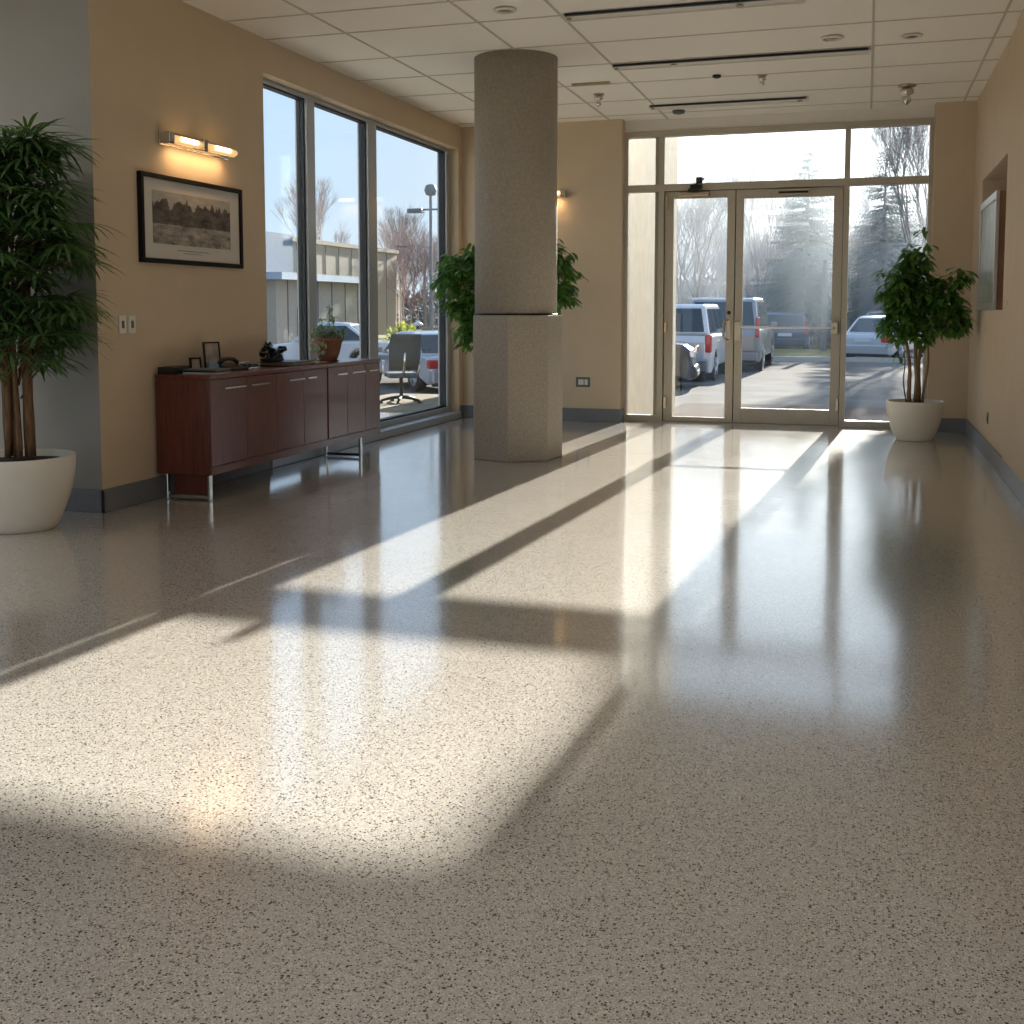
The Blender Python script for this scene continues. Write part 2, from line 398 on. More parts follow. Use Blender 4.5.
def door(name, x0, x1, st_l, st_r, rail_b, rail_t):
    m = MB(); z0, z1 = .015, 2.65
    m.box(x0, x0+st_l, YS-.022, YS+.022, z0, z1); m.box(x1-st_r, x1, YS-.022, YS+.022, z0, z1)
    m.box(x0+st_l, x1-st_r, YS-.022, YS+.022, z0, z0+rail_b); m.box(x0+st_l, x1-st_r, YS-.022, YS+.022, z1-rail_t, z1)
    o = m.build(name, M['alu'], None, .003); o['kind'] = 'structure'
    MB().box(x0+st_l, x1-st_r, YS-.004, YS+.004, z0+rail_b, z1-rail_t).build('door_pane', M['glass'], o)
    return o
d1 = door('door_1', -2.228, -1.432, .10, .09, .05, .08)
d2 = door('door_2', -1.422, -.265, .085, .10, .17, .10)
yi = YS-.022
st = MB(); st.box(-1.445, -1.410, YS+.0225, YS+.035, .015, 2.65).box(-2.235, -2.205, YS+.0225, YS+.035, .0, 2.65).box(-.29, -.26, YS+.0225, YS+.035, 0, 2.65).box(-2.205, -.29, YS+.0225, YS+.035, 2.63, 2.655).box(-2.205, -.29, YS+.0225, YS+.035, .012, .03)
st.build('door_stop', M['gasket'], sfo)
# left leaf: pull handle, lock, closer
h = MB(); hx = -1.485
h.tube([(hx, yi, .96), (hx-.03, yi-.05, .965), (hx-.055, yi-.06, 1.0), (hx-.055, yi-.06, 1.15), (hx-.03, yi-.05, 1.185), (hx, yi, 1.19)], .011)
h.box(hx-.02, hx+.02, yi-.008, yi, .93, 1.22)
h.build('door_handle', M['brass'], d1, .002)
MB().cyl((hx, yi, 1.27), (hx, yi-.025, 1.27), .022).build('lock_cylinder', M['dark'], d1)
MB().box(-2.225, -2.19, yi-.03, yi, 1.04, 1.16).build('hinge', M['brass'], d1, .004)
MB().box(-2.225, -2.19, yi-.03, yi, 2.46, 2.6).build('hinge', M['brass'], d1, .004)
MB().box(-2.225, -2.19, yi-.03, yi, .16, .30).build('hinge', M['brass'], d1, .004)
c = MB(); c.box(-2.06, -1.72, yi-.05, yi, 2.585, 2.64); 
clo = c.build('door_closer', M['brass'], d1, .012)
a = MB(); a.cyl((-1.90, yi-.06, 2.64), (-1.90, yi-.06, 2.72), .02); a.tube([(-1.90, yi-.07, 2.70), (-1.83, yi-.14, 2.73), (-1.78, yi-.06, 2.78)], .011); a.box(-1.93,-1.80,yi-.10,yi-.055,2.66,2.71)
a.box(-1.87, -1.80, yi-.06, yi-.02, 2.735, 2.80); a.cyl((-1.96, yi-.07, 2.655), (-1.84, yi-.07, 2.66), .018)
a.build('closer_arm', M['dark'], clo)
# right leaf: panic device and push bar, closer on head
p = MB(); p.box(-1.42, -1.345, yi-.055, yi, .95, 1.17); p.cyl((-1.383, yi-.06, 1.12), (-1.383, yi-.08, 1.12), .022); p.cyl((-1.383, yi-.06, 1.0), (-1.383, yi-.08, 1.0), .018)
p.build('panic_latch', M['brass'], d2, .01)
p = MB(); p.cyl((-1.35, yi-.07, 1.10), (-.34, yi-.07, 1.10), .016); p.cyl((-.34, yi-.07, 1.10), (-.31, yi, 1.10), .014)
p.build('push_bar', M['chrome'], d2)
MB().box(-.36, -.285, yi-.055, yi, 1.03, 1.17).build('bar_bracket', M['brass'], d2, .01)
MB().box(-.30, -.268, yi-.03, yi, 2.46, 2.62).build('hinge', M['brass'], d2, .004)
MB().box(-.30, -.268, yi-.03, yi, .18, .32).build('hinge', M['brass'], d2, .004)
q = MB().box(-.97, -.62, yi-.055, yi, 2.575, 2.64).build('door_closer', M['alu'], d2, .01)
MB().box(-.955, -.635, yi-.058, yi-.054, 2.588, 2.612).build('closer_slot', M['dark'], q)
# exterior wing wall beyond the left sidelight, and the entry canopy
struct('wall_wing', MB().box(-3.1, -2.76, 13.05, 17.0, -.3, 5.2), M['stucco'])
struct('wall_outer_return', MB().box(-5.06, -3.1, 13.05, 13.3, -.3, 3.9), M['stucco'])

# ------------------------------------------------------------------ column
CX, CY = -2.945, 9.42
m = MB(); R = .415; n = 7; top = 1.255
angs = [math.radians(-10+i*360/7) for i in range(7)]
vx = Vector((math.cos(math.radians(17.56)), math.sin(math.radians(17.56)), 0)); vy = Vector((math.sin(math.radians(17.56)), -math.cos(math.radians(17.56)), 0))
ring = [Vector((CX,CY,0)) + vx*math.sin(a)*R + vy*math.cos(a)*R for a in angs]
vs = [(p.x,p.y,0) for p in ring]+[(p.x,p.y,top) for p in ring]
m.add(vs, [tuple(range(7)), tuple(range(7,14))[::-1]]+[(i,(i+1)%7,7+(i+1)%7,7+i) for i in range(7)])
colm = empty('column', (CX,CY,0)); colm['kind'] = 'structure'
def into(o, par):
    o.parent = par; o.matrix_parent_inverse = Matrix.Translation(par.location).inverted(); return o
into(m.build('column_base', M['concrete2'], None, .008), colm)
into(MB().lathe([(.362, top-.01), (.362, ZC)], 64, (CX,CY)).build('column_shaft', M['concrete'], None), colm)
into(MB().lathe([(.366, top), (.366, top+.015)], 64, (CX,CY)).build('joint_ring', M['dark'], None), colm)

# ------------------------------------------------------------------ ceiling fittings
def slot(y, x0, x1, label, mid):
    o = empty('flush_mount_light', ((x0+x1)/2, y, ZC), 0, label, 'ceiling light', 'linear slot lights in the ceiling')
    m = MB(); m.box(x0, x1, y+.065, y+.075, ZC-.03, ZC-.006); m.box(x0, x0+.01, y-.075, y+.075, ZC-.03, ZC-.006); m.box(x1-.01, x1, y-.075, y+.075, ZC-.03, ZC-.006)
    into(m.build('housing', M['white'], None), o)
    into(MB().box(x0+.01, x1-.01, y-.047, y+.065, ZC-.02, ZC-.007).build('diffuser', M['fluor'], None), o)
    into(MB().box(x0+.01, x1-.01, y-.074, y-.048, ZC-.022, ZC-.006).build('dark_gap', M['gasket'], None), o)
    into(MB().cyl((mid, y, ZC-.035), (mid, y, ZC-.02), .03).build('clip', M['chrome'], None), o); into(MB().cyl((x0+.03, y, ZC-.035), (x0+.03, y, ZC-.02), .02).build('clip', M['chrome'], None), o)
slot(8.17, -2.17, -.45, 'long slot light nearest the viewer, cut off by the top of the photo', -.9)
slot(9.95, -2.2, -.02, 'dark lined slot light, middle of the three across the ceiling', -1.66)
slot(12.0, -2.25, -.62, 'slot light closest to the glass entrance doors', -.7)
def downlight(x, y, r, label):
    o = empty('downlight', (x,y,ZC), 0, label, 'ceiling light', 'round ceiling fittings')
    into(MB().lathe([(r, ZC-.006), (r, ZC-.014), (r*.72, ZC-.022), (r*.70, ZC-.008)], 28, (x,y)).build('trim_ring', M['white'], None), o)
    into(MB().lathe([(r*.68, ZC-.008), (r*.35, ZC-.016), (0.0001, ZC-.018)], 28, (x,y)).build('baffle', M['dark'] if r < .085 else M['brass'], None), o)
downlight(-2.54, 7.86, .085, 'round recessed downlight in front of the column top, near the photo top edge')
downlight(-.31, 9.44, .09, 'pale round recessed downlight just behind the middle slot light right end')
downlight(.295, 9.56, .08, 'dark centred recessed downlight rightmost of the ceiling')
def sprinkler(x, y, s, label):
    o = empty('hanging_sprinkler', (x,y,ZC), 0, label, 'sprinkler', 'fire sprinklers')
    into(MB().lathe([(.06*s, ZC-.001), (.055*s, ZC-.012*s), (.022*s, ZC-.02*s)], 20, (x,y)).build('escutcheon', M['brass'], None), o)
    into(MB().lathe([(.022*s, ZC-.018*s), (.045*s, ZC-.03*s), (.045*s, ZC-.055*s), (.018*s, ZC-.07*s), (.03*s, ZC-.085*s), (.028*s,ZC-.11*s), (.006*s, ZC-.13*s)], 16, (x,y)).build('head', M['chrome'], None), o)
sprinkler(.326, 11.64, 1.45, 'large hanging sprinkler head above the potted ficus by the doors')
sprinkler(-2.62, 11.18, .95, 'small sprinkler head just right of the column top')
sprinkler(-.97, 10.74, .8, 'flat sprinkler head between the two rear slot lights')
tag(MB().lathe([(.04, ZC-.001), (.04, ZC-.02), (.02, ZC-.03)], 20, (-1.37, 10.62)).build('motion_detector', M['dark'], None, loc=(-1.37,10.62,ZC)), 'tiny dark sensor on the ceiling left of the flat sprinkler', 'sensor')
tag(MB().lathe([(.07, ZC-.001), (.065, ZC-.03), (.03, ZC-.04)], 24, (-2.0, 12.35)).build('smoke_detector', M['graypl'], None, loc=(-2.0,12.35,ZC)), 'small round grey smoke detector near the glass doors', 'smoke detector')
m = MB(); m.box(-2.75,-2.38, 10.58, 10.66, ZC-.018, ZC-.001)
tag(m.build('ceiling_vent', M['brass'], None, .004), 'narrow tan ceiling vent beside the column top', 'vent')

# ------------------------------------------------------------------ wall lamps, pictures, switches
def sconce(c, along, out, L, label):
    o = empty('wall_sconce', c, 0, label, 'wall lamp', 'glass bar wall lamps')
    A = Vector(along); O = Vector(out); Z = Vector((0,0,1)); C0 = Vector(c)
    def bx(name, a0, a1, o0, o1, z0, z1, mt, par, bev=.002):
        vs = [C0 + A*a + O*q + Z*z for a in (a0,a1) for q in (o0,o1) for z in (z0,z1)]
        b = MB().add(vs, [(0,1,3,2),(4,6,7,5),(0,4,5,1),(2,3,7,6),(0,2,6,4),(1,5,7,3)]).build(name, mt, None, bev)
        b.parent = par; b.matrix_parent_inverse = Matrix.Translation(o.location).inverted(); return b
    bx('back_plate', -L/2, L/2, 0, .012, -.05, .05, M['chrome'], o)
    bx('end_cap', -L/2, -L/2+.06, .012, .095, -.037, .037, M['chrome'], o, .006)
    bx('centre_clip', -.025, .025, .012, .104, -.04, .042, M['chrome'], o, .004)
    bx('bottom_rail', -L/2, L/2-.05, .012, .09, -.044, -.037, M['chrome'], o)
    for a0, a1 in ((-L/2+.065, -.03), (.03, L/2)):
        g = MB(); n = 10
        prof = [(.012+.085*math.sin(t), .034*math.cos(t)) for t in [PI*i/n for i in range(n+1)]]
        vs = [C0 + A*a + O*q + Z*z for a in (a0,a1) for q, z in prof]
        k = n+1
        g.add(vs, [(i,i+1,k+i+1,k+i) for i in range(n)]+[tuple(range(k)), tuple(range(k,2*k))[::-1], (0,k,2*k-1,k-1)], False)
        gl = g.build('glass_shade', M['lensw'], None); gl.parent = o; gl.matrix_parent_inverse = Matrix.Translation(o.location).inverted()
        mid = (a0+a1)/2
        b = MB().cyl(C0+A*(mid-.1)+O*.099, C0+A*(mid+.09)+O*.099, .017, n=12).build('lamp_tube', M['tube'], None)
        b.parent = gl
    l = bpy.data.lights.new('sconce_light', 'AREA'); l.shape = 'RECTANGLE'; l.size = L*.8; l.size_y = .05; l.energy = 1.7; l.color = (1,.62,.30)
    lo = bpy.data.objects.new('sconce_light', l); col.objects.link(lo); lo.parent = o
    lo.location = O*.09 + Z*-.075
    lo.rotation_euler = ((-Z - O*.55)).to_track_quat('-Z', 'Y').to_euler()
    lo.rotation_euler = (-Z - O*.55).to_track_quat('-Z','Y').to_euler()
    # align long side with the wall
    mx = Matrix((A, (-Z - O*.55).normalized().cross(A)*-1, (Z + O*.55).normalized())).transposed()
    lo.rotation_euler = mx.to_euler()
    return o
sconce((XL, 7.09, 2.48), (0,1,0), (1,0,0), .86, 'lit chrome and glass bar wall lamp above the framed landscape print')
sconce((-3.66, YB, 2.65), (-1,0,0), (0,-1,0), .62, 'lit wall lamp on the back wall, partly hidden by the column')

o = empty('framed_picture', (XL, 7.04, 1.62), 0, 'black framed sepia landscape print under the wall lamp', 'picture')
y0, y1, z0, z1, d = 6.41, 7.68, 1.62, 2.225, .035
m = MB(); f = .032
m.box(XL, XL+d, y0, y1, z0, z0+f); m.box(XL, XL+d, y0, y1, z1-f, z1); m.box(XL, XL+d, y0, y0+f, z0+f, z1-f); m.box(XL, XL+d, y1-f, y1, z0+f, z1-f)
into(m.build('frame', M['picblack'], None, .003), o)
into(MB().box(XL+.001, XL+.018, y0+f, y1-f, z0+f, z1-f).build('mat_board', M['mat_board'], None), o)
into(MB().box(XL+.018, XL+.020, y0+.14, y1-.16, z0+.135, z1-.11).build('print', M['print'], None), o)
into(MB().box(XL+.018, XL+.0195, y0+.42, y1-.46, z0+.095, z0+.10).box(XL+.018, XL+.0195, y0+.5, y1-.54, z0+.078, z0+.082).build('caption_lines', M['graypl'], None), o)

def switch(y, label):
    o = empty('light_switch', (XL, y, 1.205), 0, label, 'switch', 'white wall switches')
    into(MB().box(XL, XL+.007, y-.037, y+.037, 1.147, 1.263).build('switch_plate', M['white'], None, .002), o)
    into(MB().box(XL+.007, XL+.012, y-.012, y+.012, 1.18, 1.23).build('toggle', M['graypl'], None, .002), o)
switch(6.216, 'left one of the two white wall switches beside the tall palm')
switch(6.315, 'right one of the two white wall switches beside the tall palm')
o = empty('power_outlet', (-3.145, YB, .46), 0, 'square power outlet low on the back wall right of the column', 'outlet')
into(MB().box(-3.23, -3.06, YB-.008, YB, .40, .515).build('outlet_plate', M['graypl'], None, .002), o)
into(MB().box(-3.20, -3.135, YB-.014, YB-.008, .425, .49).box(-3.125, -3.085, YB-.014, YB-.008, .425, .49).build('outlet_socket', M['paper'], None, .002), o)
tag(MB().box(XR-.008, XR, 9.36, 9.41, 1.31, 1.40).box(XR-.014, XR-.008, 9.375, 9.395, 1.335, 1.375).build('wall_switch', M['graypl'], None, .002), 'small grey wall switch right of the niche picture', 'switch')
tag(MB().box(XR-.007, XR, 10.575, 10.65, .30, .40).box(XR-.012, XR-.007, 10.595, 10.63, .32, .38).build('wall_outlet', M['graypl'], None, .002), 'small outlet low on the right wall above the baseboard', 'outlet')

# niche picture: deep box frame
o = empty('box_frame_picture', (XR+.1, 10.9, 1.31), 0, 'deep framed picture set into the niche of the right wall', 'picture')
a0, a1, b0, b1 = 10.30, 11.70, 1.301, 2.31
xo = XR-.025
m = MB(); f = .07
m.box(xo, xo+.03, a0, a1, b0, b0+f); m.box(xo, xo+.03, a0, a1, b1-f, b1); m.box(xo, xo+.03, a0, a0+f, b0+f, b1-f); m.box(xo, xo+.03, a1-f, a1, b0+f, b1-f)
into(m.build('front_frame', M['silver'], None, .004), o)
into(MB().box(xo+.03, xo+.11, a0+.01, a1-.01, b0, b1-.01).build('wooden_case', mat('brown_wood_case', srgb(136,98,70), .5, var=.15, stretch=(1,6,1)), None, .003), o)
into(MB().box(xo+.012, xo+.029, a0+f, a1-f, b0+f, b1-f).build('artwork', M['art'], None), o)

# ------------------------------------------------------------------ sideboard
SX0, SX1, SY0, SY1 = XL+.02, -4.2, 6.53, 9.29
SZ0, SZ1 = .18, .86
sb = empty('sideboard', ((SX0+SX1)/2, (SY0+SY1)/2, 0), 0, 'long low mahogany sideboard on chrome legs below the print', 'sideboard')
SYm = 8.25
m = MB(); fx = SX1-.022
m.box(SX0, fx, SY0, SY0+.03, SZ0, SZ1-.03); m.box(SX0, fx, SY1-.03, SY1, SZ0, SZ1-.03); m.box(SX0, fx, SY0+.03, SY1-.03, SZ0, SZ0+.03); m.box(SX0, SX0+.02, SY0+.03, SY1-.03, SZ0+.03, SZ1-.03)
m.box(SX0+.02, fx, SYm-.02, SYm+.02, SZ0+.03, SZ1-.03); m.box(SX0+.02, fx-.01, SY0+.03, SY1-.03, SZ0+.03, SZ1-.035)
m.box(fx, SX1, SY0, SY1, SZ0, SZ0+.055)
into(m.build('body', M['wood'], None, .002), sb)
into(MB().box(SX0, SX1+.006, SY0-.004, SY1+.004, SZ1-.03, SZ1).build('worktop', M['wood'], None, .003), sb)
doors = [(6.53,6.995,(6.68,6.95)), (6.995,7.42,(7.03,7.28)), (7.42,7.845,(7.58,7.82)), (7.845,8.245,(7.88,8.02)), (8.265,8.62,(8.40,8.58)), (8.62,8.98,(8.68,8.94)), (8.98,9.29,(9.02,9.20))]
for a, b, hh in doors:
    d_ = into(MB().box(fx, SX1, a+.003, b-.003, SZ0+.06, SZ1-.034).build('door', M['wood'], None, .0015), sb)
    hm = MB(); xh = SX1+.024
    hm.box(xh-.005, xh+.003, hh[0], hh[1], .757, .771); hm.box(SX1, xh, hh[0]+.01, hh[0]+.02, .759, .769); hm.box(SX1, xh, hh[1]-.02, hh[1]-.01, .759, .769)
    hb = hm.build('handle', M['chrome'], None, .002); hb.parent = d_
for yy, nm in ((SY0+.02, 0), (8.93, 1)):
    for xx in (SX1-.035, SX0+.06):
        into(MB().box(xx-.013, xx+.013, yy-.008, yy+.022, 0, SZ0).build('leg', M['chrome'], None, .005), sb)
    into(MB().box(SX0+.06, SX1-.035, yy-.004, yy+.02, .012, .035).build('foot_rail', M['chrome'] if nm == 0 else M['dark'], None, .003), sb)
into(MB().box(SX0+.10, SX1-.06, SY0+.05, SY0+.09, .04, SZ0).build('support_panel', M['wood'], None), sb)
ZT = SZ1
# things on the sideboard
o = empty('document_tray', (-4.45,6.72,ZT), 0, 'black letter tray at the left end of the sideboard', 'tray')
into(MB().box(-4.63,-4.50, 6.56, 6.76, ZT, ZT+.012).box(-4.63,-4.50, 6.56, 6.572, ZT+.012, ZT+.05).box(-4.63,-4.62, 6.572, 6.76, ZT+.012, ZT+.05).box(-4.63,-4.50,6.748,6.76,ZT+.012,ZT+.05).build('tray', M['blackpl'], None, .003), o)
into(MB().box(-4.615,-4.505, 6.575, 6.745, ZT+.013, ZT+.046).build('papers', M['blackpl'], None, .002), o)
for i, (dz, c, rz) in enumerate(((0, 'paper', .1), (.012, 'blackpl', -.05), (.022, 'graypl', .06))):
    b = MB().box(-.13, .13, -.10, .10, 0, .0105).build('magazine', M[c], None, .001); b.location = (-4.37, 6.76, ZT+dz); b.rotation_euler = (0,0,rz)
    tag(b, ['white magazine at the bottom of the stack beside the black tray', 'black magazine in the middle of the stack beside the black tray', 'grey magazine on top of the stack beside the black tray'][i], 'magazine', 'magazines stacked on the sideboard')
def photo_frame(x, y, w_, h_, rz, fm, label, base=None):
    o = empty('photo_frame', (x,y,ZT), rz, label, 'photo frame')
    t = .016; e = .012
    m = MB(); m.box(0,t,-w_/2,w_/2,0,e); m.box(0,t,-w_/2,w_/2,h_-e,h_); m.box(0,t,-w_/2,-w_/2+e,e,h_-e); m.box(0,t,w_/2-e,w_/2,e,h_-e)
    a_ = m.build('frame', fm, o, .002); a_.rotation_euler = (0,-.14,0)
    b_ = MB().box(.003,.010,-w_/2+e,w_/2-e,e,h_-e).build('photo', M['photo'], o); b_.rotation_euler = (0,-.14,0)
    MB().box(-.055,-.02,-.015,.015,0,h_*.45).build('easel_back', M['blackpl'], o)
    if base: MB().box(.018,.05,-w_/2+.01,w_/2-.01,0,h_*.32).build('card_pocket', base, o, .002)
photo_frame(-4.52, 7.07, .135, .21, -.45, M['dark'], 'upright dark photo frame with pale blue lower pocket on the sideboard', M['bluepl'])
photo_frame(-4.58, 6.94, .09, .10, -.45, M['picblack'], 'small dark photo frame left of the upright one on the sideboard')
o = empty('desk_phone', (-4.42, 7.15, ZT), -.2, 'low black telephone right of the photo frame on the sideboard', 'telephone')
m = MB(); m.add([(-.09,-.09,0),(.09,-.09,0),(.09,.09,0),(-.09,.09,0),(-.09,-.09,.055),(.09,-.09,.02),(.09,.09,.02),(-.09,.09,.055)], [(0,1,2,3)[::-1],(4,5,6,7),(0,1,5,4),(1,2,6,5),(2,3,7,6),(3,0,4,7)])
m.build('phone_body', M['blackpl'], o, .004)
MB().tube([(-.02,-.10,.055),(-.02,-.06,.078),(-.02,.0,.085),(-.02,.05,.078),(-.02,.09,.055)], [.018,.016,.012,.016,.018]).build('handset', M['blackpl'], o)
o = empty('business_card_holder', (-4.42, 7.38, ZT), 0, 'silver and black card holder between telephone and bronze ornament', 'card holder')
MB().box(-.05,.05,-.09,.09,0,.012).box(-.05,-.04,-.09,.09,.012,.05).box(-.04,.05,-.09,-.085,.012,.035).box(-.04,.05,.085,.09,.012,.035).build('holder', M['chrome'], o, .002)
MB().box(-.038,.03,-.08,-.005,.012,.04).box(-.038,.03,.005,.08,.012,.032).build('cards', M['blackpl'], o, .001)
# bonsai ornament
ob = empty('bonsai_ornament', (-4.44, 7.78, ZT+.036), 0, 'dark bronze bonsai ornament on the sideboard by the window edge', 'ornament')
m = MB(); m.lathe([(.07,0),(.095,.010),(.09,.022),(.04,.034)], 20); 
for k in range(18): 
    a = random.random()*6.28; r = random.random()*.06; m.cyl((r*math.cos(a), r*math.sin(a)*1.3, .015), (r*math.cos(a), r*math.sin(a)*1.3, .035+.015*random.random()), .016, .008, 6)
m.build('rock_base', M['ornament'], ob)
MB().tube([(0,0,.04),(.0,-.03,.08),(0,-.05,.11),(0,-.06,.14)], [.016,.013,.01,.006]).tube([(0,-.02,.06),(0,.04,.07),(0,.11,.08),(0,.15,.085)], [.012,.009,.007,.004]).build('trunk', M['ornament'], ob)
m = MB()
for cx_, cy_, cz_, r_ in ((0,-.06,.125,.032),(0,.14,.09,.026),(0,-.12,.075,.034),(.02,-.02,.07,.03),(0,.20,.095,.018)):
    for k in range(110):
        v = Vector((random.gauss(0,1), random.gauss(0,1), random.gauss(0,.6))).normalized()
        m.leaf(Vector((cx_,cy_,cz_))+v*r_*.5, v, (0,0,1), r_*.9, .022, .2, 2)
m.build('foliage', M['ornament'], ob)
for i, (dx, dz, c, ww) in enumerate(((0,0,'blackpl',.22),(.01,.013,'tray',.20),(-.005,.025,'graypl',.19))):
    b = MB().box(-.15,.15,-ww,ww,0,.0105).build('book', M[c], None, .001); b.location = (-4.40+dx, 7.93, ZT+dz); b.rotation_euler = (0,0,.03*i)
    tag(b, ['black flat book lowest under the bronze ornament', 'tan patterned flat book, middle one under the bronze ornament', 'grey flat book on top, directly under the bronze ornament'][i], 'book', 'flat books under the ornament')
b = MB().box(-.12,.12,-.11,.11,0,.012).build('notebook', M['tray'], None, .002); b.location = (-4.38, 8.30, ZT); b.rotation_euler = (0,0,.1)
tag(b, 'tan patterned notebook left of the terracotta pot', 'notebook')
# terracotta plant
tp = empty('terracotta_plant', (-4.42, 8.70, ZT), 0, 'terracotta pot with small grey green plant on the sideboard', 'potted plant')
MB().lathe([(.07,0),(.075,.004),(.10,.07),(.125,.17),(.137,.175),(.137,.205),(.122,.205),(.115,.17)], 36).build('pot', M['terra'], tp)
MB().lathe([(.118,.18),(.0001,.185)], 24).build('soil', M['soil'], tp)
MB().lathe([(.095,0),(.10,.006),(.0001,.007)], 24).build('saucer', M['dark'], tp)
m = MB(); st = MB()
for k in range(26):
    a = random.random()*2*PI; r = .11*random.random()**.5; p0 = Vector((r*math.cos(a), r*math.sin(a), .18)); hgt = .05+.07*random.random()
    top_ = p0+Vector((math.cos(a)*.05, math.sin(a)*.06, hgt)); st.tube([p0, (p0+top_)/2+Vector((0,0,.01)), top_], .003, 5)
    for j in range(9):
        v = Vector((random.gauss(0,1), random.gauss(0,1), random.gauss(.3,.7))).normalized(); m.leaf(p0.lerp(top_, .3+.7*random.random()), v, (0,0,1), .045, .02, .4, 3)
for (dx, dy, hz) in ((.0,.04,.30), (.0,.13,.20), (0,-.12,.20)):
    pts = [Vector((0,dy*.4,.18)), Vector((dx,dy*.8,.18+hz*.5)), Vector((dx,dy,.18+hz))]; st.tube(pts, .004, 5)
    for j in range(26):
        t = .25+.75*j/26; q = pts[0].lerp(pts[2], t); v = Vector((random.gauss(0,1), random.gauss(0,1), random.gauss(.2,.5))).normalized(); m.leaf(q, v, (0,0,1), .055, .024, .4, 3)
for k in range(30):
    a = PI+random.random()*PI*.9; q = Vector((.1*random.uniform(-1,1), -.13+random.uniform(-.02,.01), .2-.12*random.random())); m.leaf(q, (random.uniform(-.4,.4),-.4,-.8), (0,1,0), .04, .018, .3, 3)
m.build('foliage', M['leafs'], tp); st.build('stems', M['leafs'], tp)
m = MB()
for k in range(40):
    q = Vector((random.gauss(0,.06), random.gauss(0,.07), .25+.05*random.random()))
    for j in range(4): m.leaf(q, (math.cos(j*1.57),math.sin(j*1.57),.3), (0,0,1), .014, .010, 0, 2)
m.build('blossom', M['petal'], tp)

# ------------------------------------------------------------------ big potted plants
def pot_profile(r, h, rb):
    pr = [(rb*.96, 0), (rb, .01)]
    for i in range(1, 13):
        t = i/12; pr.append((rb+(r-rb)*math.sin(t*PI/2)**.85, .01+(h-.01)*t))
    return pr+[(r-.004, h+.008), (r-.022, h+.008), (r-.03, h-.05)]
def pot(par, r, h, rb):
    MB().lathe(pot_profile(r, h, rb), 56).build('pot', M['pot'], par)
    MB().lathe([(r-.028, h-.035), (r*.5, h-.02), (.0001, h-.015)], 32).build('soil', M['soil'], par)

# tall fan palm at the left
px_, py_ = -4.80, 5.40
palm = empty('potted_palm', (px_,py_,0), 0, 'tall fan palm in a cream pot at the left edge of the photo', 'potted plant')
pot(palm, .325, .43, .21)
fol = MB(); petiole = MB()
stems = [(-.06,.02,1.95,.030), (.01,-.03,1.75,.015), (.035,.04,2.0,.014), (.09,.0,1.85,.026), (-.01,-.06,1.6,.015), (.05,-.05,1.35,.014), (-.09,.04,1.7,.018)]
for sx, sy, hz, sr in stems:
    pts = []
    for i in range(9):
        t = i/8; pts.append((sx*(1+.25*t)+.012*math.sin(5*t+sx*40), sy*(1+.3*t)+.012*math.cos(4*t+sy*30), .43+(hz-.43)*t))
    m = MB().tube(pts, [sr*(1.25-.5*i/8)*(1+.08*(i%2)) for i in range(9)], 9)
    m.build('stem', M['bark'], palm)
ncl = 300
for k in range(ncl):
    u = random.random(); zc = .95 + 1.36*u**.85
    rad = (.42 if zc < 2.0 else .30)*(.35+.65*random.random()**.5)*(1.0 if zc > 1.15 else .8)
    a = random.random()*2*PI
    if k >= 210: rad = random.uniform(.10,.26); zc = 1.12+1.2*random.random(); a = random.uniform(-PI*.95, .5)
    base = Vector((.05*math.cos(a), .05*math.sin(a), zc-.12-.1*random.random())); c = Vector((rad*math.cos(a), rad*math.sin(a), zc))
    if py_+c.y > 5.78: c.y = 5.78-py_-random.random()*.15
    petiole.tube([base, base.lerp(c,.5)+Vector((0,0,.05)), c], [.006,.005,.004], 5, False)
    d = (c-base); d.z *= .4; d.normalize(); side = Vector((-d.y, d.x, 0)).normalized()
    nl = random.randint(10, 13); tilt = random.uniform(-.2,.35)
    for j in range(nl):
        t = (j/(nl-1)-.5)*2; ang = t*1.9
        dd = d*math.cos(ang)+side*math.sin(ang)+Vector((0,0,tilt+random.uniform(-.12,.12)))
        L = random.uniform(.21,.31)*(1-.15*abs(t))
        endy = py_+c.y+dd.normalized().y*L
        if endy > 5.93: L *= max(.2, (5.93-py_-c.y)/max(.01, dd.normalized().y*L))
        fol.leaf(c, dd, (0,0,1), L, random.uniform(.018,.026), random.uniform(.5,1.2), 4, .25)
for k in range(10):   # short crown tufts
    a = random.random()*6.28; c = Vector((.12*math.cos(a), .12*math.sin(a), 2.12+.12*random.random()))
    for j in range(12):
        aa = j/12*2*PI; fol.leaf(c, (math.cos(aa)*.7, math.sin(aa)*.7, .75), (0,0,1), random.uniform(.18,.27), .024, .9, 4, .25)
fol.build('foliage', M['leafd'], palm); petiole.build('petioles', M['bark'], palm)

